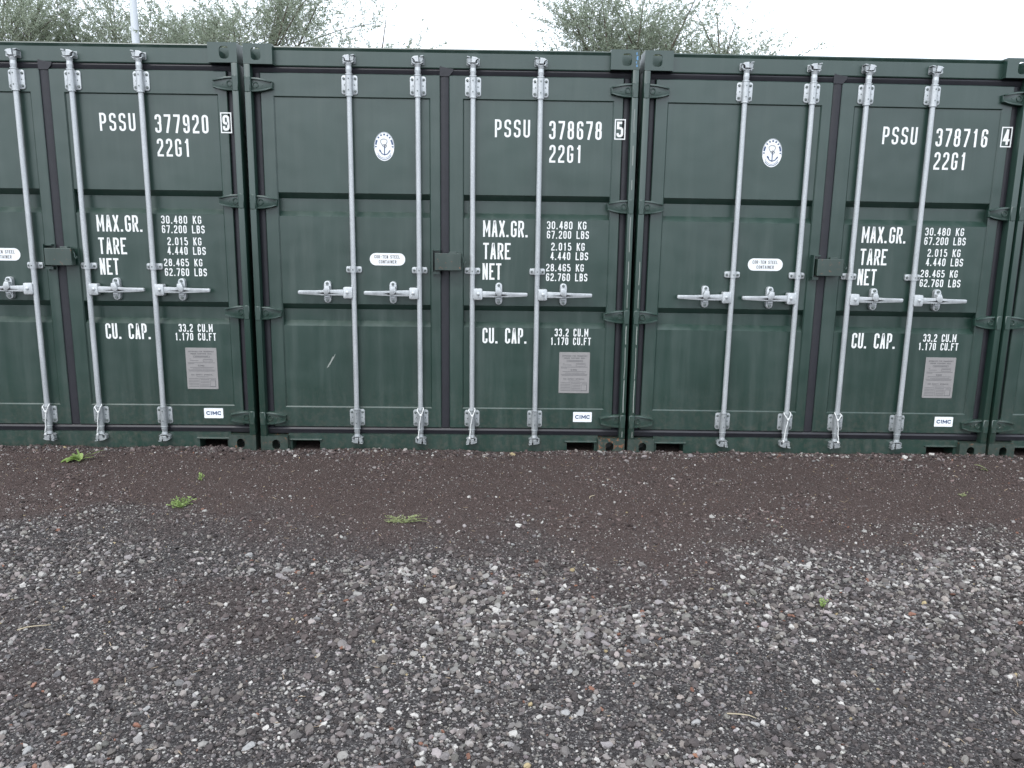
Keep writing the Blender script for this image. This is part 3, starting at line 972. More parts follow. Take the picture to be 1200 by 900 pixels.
def emblem_disc(bm):
    prism(bm, ellipse(0.848, 1.999, 0.0635, 0.0880, 48), PAN - 0.0016, PAN + 0.001)
def emblem_print(bm):
    cx, cz, y = 0.848, 1.999, PAN - 0.0022
    def arc(a0, a1, f, w, k=6):
        pts = [Vector((cx + 0.0635 * f * math.cos(math.radians(a0 + (a1 - a0) * q / k)), cz + 0.0880 * f * math.sin(math.radians(a0 + (a1 - a0) * q / k)))) for q in range(k + 1)]
        ribbon(bm, pts, w, y)
    for a0, a1 in ((-4, 2), (8, 34), (44, 52), (62, 72), (83, 95), (106, 116), (128, 136), (148, 172), (178, 184)):
        arc(a0, a1, 0.83, 0.0105)
    arc(214, 326, 0.80, 0.0022, 16); arc(222, 318, 0.90, 0.0035, 16)
    arc(-10, 190, 0.965, 0.0016, 30)
    ribbon(bm, [Vector((cx + 0.002, cz - 0.050)), Vector((cx + 0.002, cz + 0.008))], 0.006, y)
    ribbon(bm, [Vector((cx - 0.026, cz - 0.026)), Vector((cx - 0.016, cz - 0.043)), Vector((cx + 0.002, cz - 0.051)), Vector((cx + 0.020, cz - 0.045)), Vector((cx + 0.033, cz - 0.030))], 0.0055, y - 0.0004)
    ribbon(bm, [Vector((cx - 0.030, cz - 0.020)), Vector((cx - 0.022, cz - 0.032))], 0.009, y - 0.0008)
    ribbon(bm, [Vector((cx + 0.037, cz - 0.023)), Vector((cx + 0.028, cz - 0.036))], 0.007, y - 0.0008)
def emblem_rope(bm):
    cx, cz, y = 0.848, 1.999, PAN - 0.0034
    pts = []
    for q in range(25):
        a = 2 * math.pi * q / 24
        pts.append(Vector((cx - 0.002 + 0.018 * math.cos(a) + 0.006 * math.sin(2 * a), cz + 0.022 + 0.024 * math.sin(a))))
    ribbon(bm, pts, 0.003, y)
    ribbon(bm, [Vector((cx - 0.014, cz + 0.006)), Vector((cx + 0.003, cz + 0.014)), Vector((cx + 0.016, cz + 0.004)), Vector((cx + 0.004, cz - 0.010))], 0.003, y - 0.0004)

def pill_disc(bm):
    prism(bm, rounded(0.743, 0.972, 1.254, 1.333, 0.0385, 8), PAN - 0.0016, PAN + 0.001)
def pill_print(bm):
    text(bm, 'COR-TEN STEEL', 0.773, 0.938, 1.299, 1.320, PAN - 0.0022, 0.15, 0.26)
    text(bm, 'CONTAINER', 0.801, 0.915, 1.267, 1.288, PAN - 0.0022, 0.15, 0.26)

def data_plate(bm):
    prism(bm, rounded(1.988, 2.192, 0.420, 0.697, 0.003, 1), PAN - 0.003, PAN + 0.001)
    for x in (1.996, 2.184):
        for z in (0.428, 0.689):
            lathe_y(bm, x, z, [(PAN - 0.002, 0.0035), (PAN - 0.005, 0.0025)], 6)
def data_print(bm):
    y = PAN - 0.0037
    def q(x0, x1, z): ribbon(bm, [Vector((x0, z)), Vector((x1, z))], 0.0022, y)
    def fr(x0, x1, z0, z1):
        ribbon(bm, [Vector(v) for v in ((x0, z0), (x1, z0), (x1, z1), (x0, z1))], 0.0016, y, True)
    text(bm, 'APPROVED FOR TRANSPORT', 2.008, 2.174, 0.668, 0.676, y, 0.2)
    text(bm, 'UNDER CUSTOMS SEAL', 2.020, 2.162, 0.653, 0.661, y, 0.2)
    fr(2.040, 2.145, 0.633, 0.643); q(2.048, 2.136, 0.638)
    q(2.012, 2.024, 0.622); q(2.014, 2.070, 0.611); fr(2.102, 2.162, 0.604, 0.622); q(2.106, 2.158, 0.6165)
    q(2.000, 2.178, 0.597); q(2.002, 2.042, 0.590)
    text(bm, 'CIMC', 2.066, 2.108, 0.573, 0.583, y, 0.22, 0.18)
    for z, a, c in ((0.566, 2.012, 2.168), (0.556, 2.030, 2.160), (0.548, 2.000, 2.178), (0.541, 2.006, 2.174)): q(a, c, z)
    text(bm, 'CSC SAFETY APPROVAL', 2.018, 2.160, 0.512, 0.520, y, 0.2)
    q(2.052, 2.130, 0.503); fr(2.072, 2.176, 0.436, 0.492); fr(2.140, 2.1745, 0.438, 0.476)
    for k in range(6): q(2.000, 2.066, 0.490 - 0.0105 * k)
    for k in range(5): q(2.078, 2.134, 0.484 - 0.0105 * k)
    q(2.144, 2.172, 0.484)

def maker_label(bm):
    prism(bm, rounded(2.090, 2.216, 0.223, 0.291, 0.003, 1), DOORF - 0.0018, DOORF + 0.001)
def maker_print(bm):
    text(bm, 'CIMC', 2.104, 2.202, 0.245, 0.271, DOORF - 0.0024, 0.24, 0.12)

RODS = [(0.641, -1), (1.066, -1), (1.409, 1), (1.830, 1)]
HINGEZ = [2.353, 1.644, 0.938, 0.235]

def make_container(x, z, tilt, number, check, label, rusty=False):
    root = empty('shipping_container', (x, 0, z), label, 'shipping container', 'green containers standing side by side')
    root.rotation_euler = (0, -tilt, 0)
    P = lambda nm, key, fn, mat, sm=False, loc=(0, 0, 0), mir=False, par=None: put(nm, mesh_of(key, fn, mat, sm), par or root, loc, mir)
    # frame
    for sx in (0, 1):
        ox = W if sx else 0.0
        P('corner_post', 'corner_post', post, 'paint_frame', True, (ox, 0, 0), bool(sx))
        P('rear_post', 'rear_post', rear_post, 'paint_frame', False, (ox, 0, 0), bool(sx))
        P('side_wall', 'side_wall', corrugated_side, 'paint', False, (ox, 0, 0), bool(sx))
        P('side_rail', 'side_rail', side_rail, 'paint_frame', False, (ox, 0, 0), bool(sx))
        P('corner_casting', 'casting_top', lambda bm: casting(bm, True), 'paint_frame', False, (ox, 0, H - 0.118), bool(sx))
        low = P('corner_casting', 'casting_low', lambda bm: casting(bm, False), 'paint_cast', False, (ox, 0, 0), bool(sx))
        if rusty and sx:
            me = low.data.copy(); me.materials[0] = M['paint_rust']; low.data = me
            low['label'] = 'rusting lower corner casting with flaked paint'
        for top in (True, False):
            c = P('corner_casting', 'casting_top' if top else 'casting_low', None, None, False, (ox, D, H - 0.118 if top else 0), bool(sx))
            c.scale.y = -1
    P('header', 'header', header, 'paint_frame')
    P('sill', 'sill', sill, 'paint_frame')
    P('roof', 'roof', roof_sheet, 'paint')
    P('rear_wall', 'rear_wall', rear_wall, 'paint')
    P('floor', 'deck', floor_deck, 'dark')
    # seals
    P('gasket', 'gasket_top', lambda bm: rubber_h(bm, 0.037, W - 0.037, 2.429, 2.477, 0.053), 'rubber', True)
    P('gasket', 'gasket_foot', lambda bm: rubber_h(bm, 0.037, W - 0.037, 0.126, 0.176, 0.050), 'rubber', True)
    P('gasket', 'gasket_mid', lambda bm: rubber_v(bm, LX1 - 0.002, RX0 + 0.002, 0.177, 2.4285, 0.047), 'rubber', True)
    P('gasket', 'gasket_side', lambda bm: rubber_v(bm, 0.0365, LX0 + 0.002, 0.177, 2.4285, 0.058), 'rubber', True)
    P('gasket', 'gasket_side', None, None, True, (W, 0, 0), True)
    P('gasket_flap', 'gasket_flap', lambda bm: prism(bm, [(1.200, 2.424), (1.260, 2.424), (1.286, 2.456), (1.286, 2.470), (1.216, 2.478), (1.203, 2.488), (1.199, 2.470)], 0.0435, 0.060, 0.002), 'rubber')
    # doors
    for k in (0, 1):
        o = (LX0, LX1, DZ0, DZ1) if k == 0 else (RX0, RX1, DZ0, DZ1)
        i = (0.170, 1.134, PZ0, PZ1) if k == 0 else (1.352, 2.288, PZ0, PZ1)
        d = P('door', 'door%d' % k, lambda bm: frame_plate(bm, o, i, DOORF, 0.11), 'paint')
        P('door_panel', 'panel%d' % k, lambda bm: panel_sheet(bm, i[0] - 0.004, i[1] + 0.004), 'paint', par=d)
        for hz in HINGEZ:
            P('hinge', 'hinge', hinge, 'paint_frame', True, (0 if k == 0 else W, 0, hz), k == 1, d)
    # locking gear
    for rx, s in RODS:
        bar = P('locking_bar', 'bar', lambda bm: lathe_z(bm, 0, RODY, [(0.13, 0.0165), (2.48, 0.0165)], 20), 'galv', True, (rx, 0, 0))
        P('bearing_bracket', 'bracket_top', lambda bm: bracket(bm, 2.306, 2.421, False), 'galv', True, par=bar)
        P('bearing_bracket', 'bracket_low', lambda bm: bracket(bm, 0.187, 0.300, True), 'galv_dull', True, par=bar)
        P('cam', 'cam_top', lambda bm: cam_head(bm, True), 'galv', False, (0, 0, 0), s > 0, bar)
        P('cam', 'cam_low', lambda bm: cam_head(bm, False), 'galv_dull', False, (0, 0, 0), s > 0, bar)
        P('cam_keeper', 'keeper_top', lambda bm: keeper(bm, True), 'galv_dull', False, (0, 0, 0), s > 0, bar)
        P('cam_keeper', 'keeper_low', lambda bm: keeper(bm, False), 'galv_dull', False, (0, 0, 0), s > 0, bar)
        P('bar_guide', 'guide', guide, 'galv', True, par=bar)
        P('handle', 'handle', handle, 'galv', True, (0, 0, 0), s < 0, bar)
        P('handle_catch', 'retainer', retainer, 'galv', True, (0, 0, 0), s < 0, bar)
    lb = P('lock_box', 'lock_box', lock_box, 'paint_cast')
    P('lock_bracket', 'lock_bracket', lock_bracket, 'paint_frame', par=lb)
    P('hasp', 'lock_hasp', lock_hasp, 'paint_frame', True, par=lb)
    # markings
    def printed(nm, key, fn, mat, par=root): return put(nm, print_mesh(key, fn, mat), par)
    for s, x0, x1, z0, z1 in WEIGHTS:
        for wi in range(s.count(' ') + 1):
            printed('lettering', 'text %s %d' % (s, wi), lambda bm: text(bm, s, x0, x1, z0, z1, PAN - 0.0012, 0.120 if z1 - z0 > 0.08 else 0.138, 0.31 if s in ('PSSU', '22G1') else 0.21 if z1 - z0 > 0.08 else 0.28, only=wi), 'white')
    if number:
        printed('lettering', 'text ' + number, lambda bm: text(bm, number, 1.890, 2.223, 2.058, 2.170, PAN - 0.0012, 0.124, 0.31), 'white')
        def chk(bm):
            y = DOORF - 0.0012
            text(bm, check, 2.316, 2.358, 2.076, 2.170, y, 0.155, 0.0)
            ribbon(bm, [Vector(v) for v in ((2.3065, 2.064), (2.3685, 2.064), (2.3685, 2.182), (2.3065, 2.182))], 0.007, y, True)
        # the digit box stands on the door's stile
        printed('check_digit', 'check ' + check, chk, 'white')
    e = put('emblem', mesh_of('emblem', emblem_disc, 'decal'), root)
    e['label'] = 'white oval emblem with an anchor'
    printed('anchor_print', 'emblem_print', emblem_print, 'navy', e)
    printed('rope_print', 'emblem_rope', emblem_rope, 'ink', e)
    pl = put('steel_label', mesh_of('steel_label', pill_disc, 'decal'), root)
    printed('print', 'pill_print', pill_print, 'ink', pl)
    dp = put('data_plate', mesh_of('data_plate', data_plate, 'alu'), root)
    printed('print', 'data_print', data_print, 'ink', dp)
    ml = put('maker_label', mesh_of('maker_label', maker_label, 'decal'), root)
    printed('print', 'maker_print', maker_print, 'navy', ml)
    return root

R_ = math.radians
cA = make_container(-2.468, 0.000, R_(0.16), '377920', '9', 'dark green shipping container numbered PSSU 377920, with the grey pole behind it')
cB = make_container(0.003, 0.002, R_(0.08), '378678', '5', 'dark green shipping container numbered PSSU 378678, with a rusty lower corner casting', True)
cC = make_container(2.462, 0.004, R_(-0.17), '378716', '4', 'dark green shipping container numbered PSSU 378716, with the sparse willow top above it')
cD = make_container(4.920, -0.002, R_(-0.10), None, None, 'dark green shipping container beside the one numbered PSSU 378716, with no number in sight')

# wear of single containers, with painted highlights on the post edges
def scuff(bm):
    y = PAN - 0.0012
    for dx, dz, w in ((0, 0, 0.007), (0.012, 0.014, 0.004), (-0.006, -0.006, 0.004)):
        pts = [Vector((0.452 + dx, 0.582 + dz)), Vector((0.462 + dx, 0.602 + dz)), Vector((0.478 + dx, 0.628 + dz)), Vector((0.489 + dx, 0.652 + dz))]
        ribbon(bm, pts, w, y - dx * 0.02)
put('scuff_mark', print_mesh('scuff', scuff, 'scratch_highlight'), cB)
def blue_scrape(bm):
    y = -0.0012
    for x, z0, z1, w in ((2.420, 2.575, 2.560, 0.007), (2.424, 2.553, 2.530, 0.010), (2.419, 2.522, 2.510, 0.006), (2.423, 2.503, 2.490, 0.008)):
        ribbon(bm, [Vector((x, z0)), Vector((x - 0.002, (z0 + z1) / 2)), Vector((x, z1))], w, y)
put('blue_scrape', print_mesh('blue_scrape', blue_scrape, 'bluepaint'), cB)

def worn_edge(bm, x, zs, w, y):  # broken pale strips: worn paint and the post edge's highlight, painted together
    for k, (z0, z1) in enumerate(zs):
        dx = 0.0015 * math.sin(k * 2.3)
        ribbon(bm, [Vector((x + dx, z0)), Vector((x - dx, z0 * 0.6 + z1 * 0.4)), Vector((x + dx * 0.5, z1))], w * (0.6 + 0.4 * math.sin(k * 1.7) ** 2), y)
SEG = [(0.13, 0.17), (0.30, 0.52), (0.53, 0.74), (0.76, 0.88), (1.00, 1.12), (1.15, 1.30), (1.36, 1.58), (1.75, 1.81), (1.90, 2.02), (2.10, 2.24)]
put('worn_edge', print_mesh('worn_highlight_edge_a', lambda bm: worn_edge(bm, 2.418, SEG, 0.0065, -0.0012), 'scratch_highlight'), cB)
put('worn_edge', print_mesh('worn_highlight_edge_b', lambda bm: worn_edge(bm, 0.026, SEG[:6], 0.0060, -0.0012), 'scratch_highlight'), cC)

# cords tied round the feet of the inner bars
def cord(c, rx, side, label):
    def fn(bm):
        y = -0.007
        f = side
        p = [(f * 0.016, 0.022, 0.318), (f * 0.021, 0.004, 0.312), (f * 0.018, y, 0.300), (0.004 * f, y - 0.002, 0.268), (-0.012 * f, y, 0.290), (-0.021 * f, 0.002, 0.304), (-0.016 * f, 0.022, 0.312)]
        def sm(q, k=6):
            q = [Vector(v) for v in q]; out = []
            for a in range(len(q) - 1):
                p0, p1, p2, p3 = q[max(a - 1, 0)], q[a], q[a + 1], q[min(a + 2, len(q) - 1)]
                for t in range(k):
                    u = t / k
                    out.append(0.5 * ((2 * p1) + (-p0 + p2) * u + (2 * p0 - 5 * p1 + 4 * p2 - p3) * u * u + (-p0 + 3 * p1 - 3 * p2 + p3) * u ** 3))
            return out + [q[-1]]
        tube(bm, sm(p), 0.0034, 7)
        q = [(0.004 * f, y - 0.001, 0.270), (0.000, y - 0.002, 0.240), (-0.006 * f, y - 0.001, 0.205), (-0.008 * f, y + 0.002, 0.170), (-0.012 * f, y - 0.003, 0.140), (-0.014 * f, y + 0.001, 0.118)]
        tube(bm, sm(q), [0.0034] * 31, 7)
        lathe_z(bm, 0.004 * f, y - 0.002, [(0.262, 0.003), (0.266, 0.007), (0.274, 0.007), (0.279, 0.003)], 8)
        lathe_z(bm, -0.014 * f, y + 0.001, [(0.108, 0.003), (0.112, 0.007), (0.122, 0.007), (0.126, 0.003)], 8)
    me = mesh_of('cord%d' % side, fn, 'cord', True)
    o = put('cord', me, None, c.matrix_world @ Vector((rx, 0, 0)))
    o.location = (c.location.x + rx, 0, c.location.z)
    o.rotation_euler = c.rotation_euler
    # follow the small tilt of the container
    o.location.z += math.sin(-c.rotation_euler.y) * rx
    tag(o, label, 'cord', 'white cords tied to the locking bars')
bits = {'377920': (cA, 'before the grey pole'), '378678': (cB, 'with the rusty corner casting'), '378716': (cC, 'below the sparse willow top')}
for num, (c, which) in bits.items():
    cord(c, RODS[1][0], 1, 'white cord tied left of the lock box on the container %s' % which)
    cord(c, RODS[2][0], -1 if num == '378716' else 1, 'white cord tied right of the lock box on the container %s' % which)

# ------------------------------------------------------------------ trees behind the containers
def leaves_mesh(name, origins, dirs, lengths, widths, mat):
    k = len(origins)
    d = dirs / np.linalg.norm(dirs, axis=1, keepdims=True)
    ref = rng.normal(size=(k, 3))
    s = np.cross(d, ref); s /= np.linalg.norm(s, axis=1, keepdims=True)
    nrm = np.cross(s, d)
    Lg, Wd = lengths[:, None], widths[:, None]
    v0 = origins
    v1 = origins + d * Lg * 0.45 + s * Wd * 0.5 + nrm * Wd * 0.15
    v2 = origins + d * Lg - nrm * Lg * 0.08
    v3 = origins + d * Lg * 0.45 - s * Wd * 0.5 + nrm * Wd * 0.15
    vt = np.stack([v0, v1, v2, v3], 1).reshape(-1, 3).astype(np.float32)
    b0 = np.arange(k) * 4
    tri = np.stack([b0, b0 + 1, b0 + 2, b0, b0 + 2, b0 + 3], 1).reshape(-1)
    me = bpy.data.meshes.new(name)
    me.vertices.add(len(vt)); me.vertices.foreach_set('co', vt.reshape(-1))
    me.loops.add(len(tri)); me.loops.foreach_set('vertex_index', tri.astype(np.int32))
    me.polygons.add(2 * k)
    me.polygons.foreach_set('loop_start', (np.arange(2 * k) * 3).astype(np.int32))
    tint = np.repeat(rng.random(k), 4).astype(np.float32)
    at = me.attributes.new('tint', 'FLOAT', 'POINT'); at.data.foreach_set('value', tint)
    me.update(calc_edges=True); me.validate()
    me.materials.append(M[mat])
    return me

def tree(x, y, height, spread, label, sprays, seed, leaf=0.060):
    rs = np.random.default_rng(seed)
    root = empty('willow_tree', (x, y, 0.0), label, 'tree', 'trees behind the containers')
    trunk_h = height * 0.38
    limbs = []
    bm = bmesh.new()
    tube(bm, [(0, 0, -0.05), (0.03, 0.02, trunk_h * 0.5), (0.0, 0.05, trunk_h)], [0.15, 0.12, 0.10], 10)
    tips = []
    nl = 9
    for k in range(nl):
        a = 2 * math.pi * (k + rs.uniform(-0.3, 0.3)) / nl
        rr = spread * rs.uniform(0.35, 1.0)
        hh = height * rs.uniform(0.64, 0.90) * (1 - 0.16 * rr / spread)
        p0 = Vector((0, 0.03, trunk_h * rs.uniform(0.7, 1.0)))
        p3 = Vector((rr * math.cos(a), 0.55 * rr * math.sin(a), hh))
        p1 = p0 + Vector((p3.x * 0.3, p3.y * 0.3, (hh - p0.z) * 0.45))
        p2 = p0 + Vector((p3.x * 0.7, p3.y * 0.7, (hh - p0.z) * 0.75))
        pts = [p0, p1, p2, p3]
        tube(bm, pts, [0.060, 0.036, 0.018, 0.006], 7)
        limbs.append(pts)
        for q in range(4):
            b0 = p1.lerp(p2, rs.uniform(0, 1))
            b1 = b0 + Vector((rs.normal(0, 0.30 * spread), rs.normal(0, 0.30 * spread), height * rs.uniform(0.06, 0.16)))
            tube(bm, [b0, b0.lerp(b1, 0.5) + Vector((0, 0, 0.06)), b1], [0.014, 0.008, 0.003], 5)
            limbs.append([b0, b0.lerp(b1, 0.5), b1])
    bmesh.ops.recalc_face_normals(bm, faces=bm.faces)
    me = bpy.data.meshes.new('trunk'); bm.to_mesh(me); bm.free()
    me.materials.append(M['bark'])
    put('trunk', me, root)
    # leafy sprays: thin upright twigs with narrow leaves along them
    O, Dr, Ln, Wn = [], [], [], []
    tw = bmesh.new()
    for k in range(sprays):
        L_ = limbs[rs.integers(len(limbs))]
        t = rs.uniform(0.35, 1.0) * (len(L_) - 1)
        i0 = min(int(t), len(L_) - 2)
        base = L_[i0].lerp(L_[i0 + 1], t - i0) + Vector((rs.normal(0, 0.16), rs.normal(0, 0.16), rs.normal(0, 0.1)))
        out = Vector((base.x, base.y, 0)); out = out.normalized() if out.length > 0.05 else Vector((1, 0, 0))
        dr = (Vector((rs.normal(0, 0.45), rs.normal(0, 0.45), rs.uniform(0.45, 1.2))) + out * rs.uniform(0.0, 0.7)).normalized()
        ln = rs.uniform(0.35, 0.95)
        pts = []
        for q in range(6):
            u = q / 5
            pts.append(base + dr * ln * u + Vector((0, 0, -0.22 * ln * u * u)) + Vector((rs.normal(0, 0.012), rs.normal(0, 0.012), 0)))
        if k % 3 == 0:
            tube(tw, [pts[0], pts[2], pts[5]], [0.0045, 0.003, 0.0015], 3)
        nlv = int(ln * 52)
        us = np.sort(rs.uniform(0.08, 1.0, nlv))
        for u in us:
            f = u * 5; i1 = min(int(f), 4)
            pp = pts[i1].lerp(pts[i1 + 1], f - i1)
            td = (pts[i1 + 1] - pts[i1]).normalized()
            sd_ = Vector(rs.normal(0, 1, 3))
            dd = td * rs.uniform(0.3, 1.0) + sd_ * 0.55 + Vector((0, 0, -0.25))
            O.append(pp[:]); Dr.append(dd[:]); Ln.append(leaf * rs.uniform(0.6, 1.25)); Wn.append(leaf * rs.uniform(0.20, 0.32))
    me = bpy.data.meshes.new('twigs'); tw.to_mesh(me); tw.free(); me.materials.append(M['bark'])
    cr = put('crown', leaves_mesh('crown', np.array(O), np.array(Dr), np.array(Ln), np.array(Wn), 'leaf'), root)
    cr['kind'] = 'stuff'
    put('twigs', me, cr)['kind'] = 'stuff'
    return root

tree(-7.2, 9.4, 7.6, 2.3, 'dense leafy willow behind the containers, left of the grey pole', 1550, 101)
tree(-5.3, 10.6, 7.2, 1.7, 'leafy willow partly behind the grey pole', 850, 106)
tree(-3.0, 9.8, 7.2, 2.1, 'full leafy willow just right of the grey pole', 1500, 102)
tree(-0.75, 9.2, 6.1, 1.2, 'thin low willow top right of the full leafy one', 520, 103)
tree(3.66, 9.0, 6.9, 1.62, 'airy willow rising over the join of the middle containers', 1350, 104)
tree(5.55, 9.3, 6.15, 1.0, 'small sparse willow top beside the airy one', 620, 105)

# ------------------------------------------------------------------ grey pole behind the containers
pole = empty('pole', (-4.024, 8.0, 0.0), 'slim pale grey metal pole standing behind the containers', 'pole')
def pole_shaft(bm): lathe_z(bm, 0, 0, [(-0.1, 0.085), (1.2, 0.085), (1.25, 0.066), (8.0, 0.044), (8.03, 0.020)], 18)
def pole_base(bm):
    box(bm, -0.16, 0.16, -0.16, 0.16, -0.02, 0.025, 0.005)
    for sx in (-0.12, 0.12):
        for sy in (-0.12, 0.12): lathe_z(bm, sx, sy, [(0.02, 0.016), (0.05, 0.016), (0.06, 0.008)], 6)
put('shaft', mesh_of('pole_shaft', pole_shaft, 'pole', True), pole)
put('base_plate', mesh_of('pole_base', pole_base, 'pole'), pole)

# ------------------------------------------------------------------ weeds
def gh(x, y): return float(ground_h(np.array([x]), np.array([y]))[0])

def blade(bm, base, d, L_, w, bend, seg=5):
    """a creased leaf blade"""
    base = Vector(base); d = Vector(d).normalized()
    s = d.cross(Vector((0, 0, 1)))
    s = s.normalized() if s.length > 1e-3 else Vector((1, 0, 0))
    rows = []
    for q in range(seg + 1):
        u = q / seg
        p = base + d * L_ * u + Vector((0, 0, -bend * L_ * u * u))
        ww = w * (math.sin(math.pi * min(0.98, 0.12 + u * 0.88)) ** 0.8)
        rows.append([bm.verts.new(p - s * ww / 2 + Vector((0, 0, ww * 0.15))), bm.verts.new(p), bm.verts.new(p + s * ww / 2 + Vector((0, 0, ww * 0.15)))])
    for a, c in zip(rows, rows[1:]):
        bm.faces.new((a[0], a[1], c[1], c[0])); bm.faces.new((a[1], a[2], c[2], c[1]))

def blade_obj(parent, name, d, L_, w, bend, mat, base=(0, 0, 0.0)):
    bm = bmesh.new(); blade(bm, base, d, L_, w, bend)
    me = bpy.data.meshes.new(name); bm.to_mesh(me); bm.free()
    at = me.attributes.new('tint', 'FLOAT', 'POINT'); at.data.foreach_set('value', [random.random()] * len(me.vertices))
    me.materials.append(M[mat]); me.polygons.foreach_set('use_smooth', [True] * len(me.polygons))
    return put(name, me, parent)

# leafy weed with two long blades
wx, wy = -1.07, -0.25
wd = empty('weed', (wx, wy, gh(wx, wy)), 'bright green broad leafed weed with long blades at the foot of container 377920', 'weed')
for k, (ax, ay, az, L_, w) in enumerate([(-1, -.25, .25, .11, .045), (-.8, -.7, .3, .10, .045), (-.3, -.9, .35, .09, .04), (.4, -.7, .4, .07, .04), (-.9, .3, .4, .09, .04), (-.5, -.3, .9, .07, .04), (.1, .2, 1, .06, .03), (-.7, -.5, .6, .06, .04)]):
    blade_obj(wd, 'leaf', (ax, ay, az), L_, w * 1.35, 0.3, 'weed', (random.uniform(-.025, .02), random.uniform(-.02, .02), 0.004))
for ax, ay, az, L_ in ((1, .15, .55, .17), (.85, .1, .75, .12), (-.35, .2, .9, .085), (1, -.1, .35, .10)):
    blade_obj(wd, 'blade', (ax, ay, az), L_, .014, 0.12, 'weed', (0.0, 0, 0.004))

def tuft(x, y, rx, ry, k, leafL, mat, label, seed, h=0.03):
    """a low spreading weed: many small leaves in one mesh"""
    rs = np.random.default_rng(seed)
    root = empty('weed', (x, y, gh(x, y)), label, 'weed')
    O, Dr = [], []
    st = bmesh.new()
    for q in range(k):
        a = rs.uniform(0, 6.283); r_ = math.sqrt(rs.random())
        ex, ey = rx * r_ * math.cos(a), ry * r_ * math.sin(a)
        hz = gh(x + ex, y + ey) - gh(x, y)
        tip = Vector((ex, ey, hz + h * rs.uniform(0.1, 1.3)))
        tube(st, [(ex * 0.15, ey * 0.15, 0.0), (ex * 0.6, ey * 0.6, tip.z * 0.8 + 0.004), tip], 0.0011, 3)
        for j in range(4):
            pp = Vector((ex * 0.4, ey * 0.4, tip.z * 0.6)).lerp(tip, rs.random())
            O.append((pp + Vector(rs.normal(0, 0.004, 3)))[:]); Dr.append((rs.normal(), rs.normal(), rs.uniform(0.1, 1.0)))
    n_ = len(O)
    put('leaves', leaves_mesh('leaves', np.array(O), np.array(Dr), leafL * rs.uniform(0.6, 1.2, n_), leafL * rs.uniform(0.35, 0.55, n_), mat), root)
    me = bpy.data.meshes.new('stems'); st.to_mesh(me); st.free()
    at = me.attributes.new('tint', 'FLOAT', 'POINT'); at.data.foreach_set('value', [0.5] * len(me.vertices))
    me.materials.append(M[mat]); put('stems', me, root)
    return root
x, y = -0.109, -1.079; tuft(x, y, .085, .045, 34, .017, 'weed', 'small feathery green weed on the brown grit facing container 377920', 1, .035)
x, y = -0.166, -0.641; tuft(x, y, .018, .015, 8, .018, 'weed', 'tiny green seedling between the feathery weed and container 377920', 2, .03)
x, y = 1.111, -1.312; tuft(x, y, .125, .05, 36, .013, 'weed_dry', 'low yellowish green weed on the grit facing container 378678', 3, .028)
x, y = 2.907, -2.253; tuft(x, y, .020, .016, 8, .014, 'weed', 'tiny green sprout amid grey gravel facing container 378716', 4, .022)
x, y = 4.284, -0.821; tuft(x, y, .03, .02, 7, .013, 'weed_dry', 'faint yellowish seedling on the grit near the bent grass blade', 5, .018)
x, y = 4.735, -0.318
gr = empty('grass', (x, y, gh(x, y)), 'bent pale green grass blade by the corner of container 378716', 'grass')
blade_obj(gr, 'blade', (-1, .25, .9), .115, .022, 0.35, 'weed_dry')
blade_obj(gr, 'blade', (-.9, .0, .5), .06, .014, 0.3, 'weed_dry')

# ------------------------------------------------------------------ larger loose stones and twigs
def stone_mat(name, col): return plain(name, col, 0.8, 0.22, 90)
M['pale_stone'] = stone_mat('pale_stone', (0.235, 0.23, 0.225))
M['rust_stone'] = stone_mat('rusty_stone', (0.19, 0.085, 0.05))
def stone(x, y, r, label, mat='pale_stone', group='larger pale stones among the gravel', name='stone'):
    bm = bmesh.new()
    bmesh.ops.create_icosphere(bm, subdivisions=2, radius=1.0)
    ph = random.uniform(0, 20)
    for v in bm.verts:
        q = v.co.copy()
        k = 0.9 + 0.25 * math.sin(3.1 * q.x + ph) + 0.22 * math.sin(2.7 * q.y + ph * 1.7) + 0.12 * math.sin(3.9 * q.z + ph * 2.3)
        v.co = Vector((q.x * 1.15 * k, q.y * 0.85 * k, q.z * 0.62 * k)) * r
    me = bpy.data.meshes.new('stone'); bm.to_mesh(me); bm.free(); me.materials.append(M[mat])
    o = put(name, me, None, (x, y, gh(x, y) + r * 0.30))
    o.rotation_euler = (random.uniform(-.2, .2), random.uniform(-.2, .2), random.uniform(0, 6.28))
    tag(o, label, 'stone', group)
lab = 'larger pale stone standing out from the dark gravel'
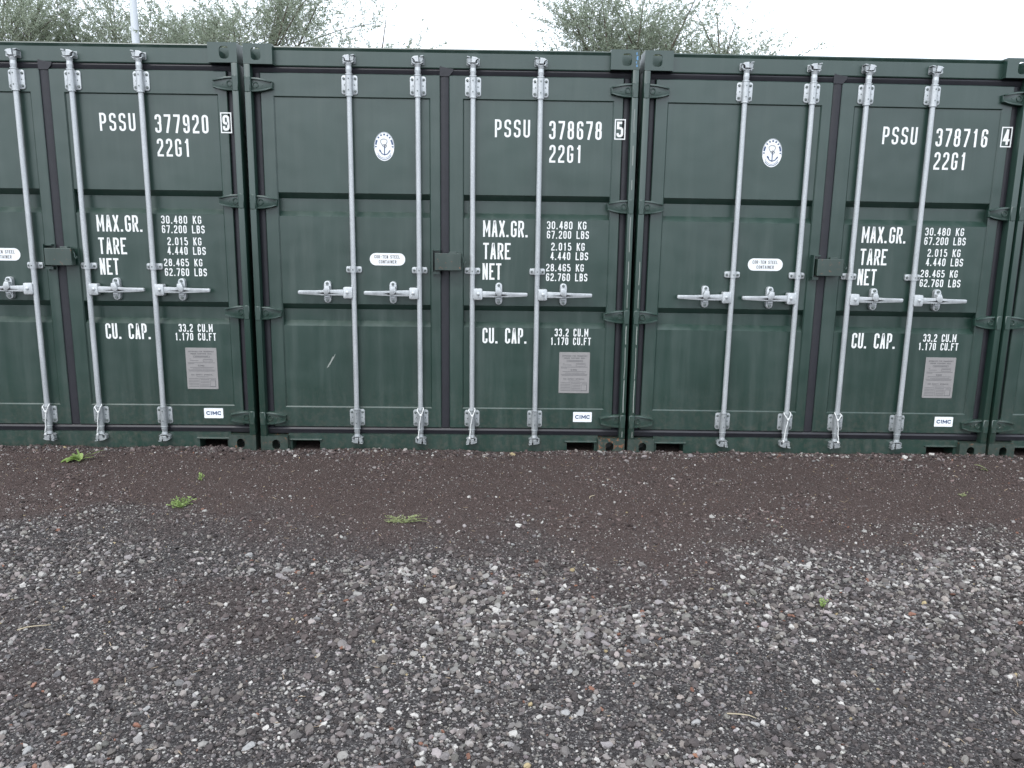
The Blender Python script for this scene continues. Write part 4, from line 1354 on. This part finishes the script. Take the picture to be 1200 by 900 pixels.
for sx, sy, sr in ((0.449, -1.757, .020), (1.672, -2.627, .021), (1.806, -2.992, .017), (2.201, -3.039, .017), (1.664, -1.6, .014), (0.428, -1.423, .012), (-0.342, -1.356, .012), (0.304, -2.856, .013), (0.505, -2.978, .014), (0.878, -3.166, .020), (1.975, -2.659, .015), (1.839, -2.76, .014), (2.557, -2.141, .014), (2.387, -2.26, .014), (2.039, -2.461, .013), (3.26, -2.574, .014), (2.386, -3.037, .014), (0.265, -3.203, .016), (0.279, -2.993, .012), (3.252, -2.074, .013), (2.755, -2.805, .016), (1.53, -2.876, .014)):
    stone(sx, sy, sr * 0.85, lab)
for sx, sy, sr in ((2.06, -2.264, .010), (2.047, -2.822, .008), (1.926, -2.044, .008), (2.165, -3.198, .011), (2.427, -2.859, .010), (0.323, -3.117, .010)):
    stone(sx, sy, sr * 0.75, 'rust red chip of stone lying in the gravel', 'rust_stone', 'rust red chips in the gravel', 'stone_chip')
M['twig'] = plain('dry_twig', (0.34, 0.29, 0.20), 0.8, 0.3, 120)
def twig(x, y, ang, L_, label):
    bm = bmesh.new()
    pts = []
    for q in range(7):
        u = q / 6 - 0.5
        dx, dy = L_ * u * math.cos(ang) + 0.006 * math.sin(9 * u), L_ * u * math.sin(ang)
        pts.append((dx, dy, gh(x + dx, y + dy) - gh(x, y) + 0.006 + 0.003 * math.cos(5 * u)))
    tube(bm, pts, [0.0022, 0.0024, 0.0022, 0.002, 0.0018, 0.0015, 0.001], 5)
    bmesh.ops.recalc_face_normals(bm, faces=bm.faces)
    me = bpy.data.meshes.new('twig'); bm.to_mesh(me); bm.free(); me.materials.append(M['twig'])
    tag(put('twig', me, None, (x, y, gh(x, y))), label, 'twig')
twig(-0.127, -2.466, 0.35, 0.12, 'straight straw coloured twig lying on the grey gravel facing container 377920')
twig(2.355, -2.998, -0.25, 0.10, 'short pale twig in the coarse gravel facing container 378716')
twig(2.126, -0.878, 0.9, 0.07, 'thin dry twig on the brown grit facing container 378678')
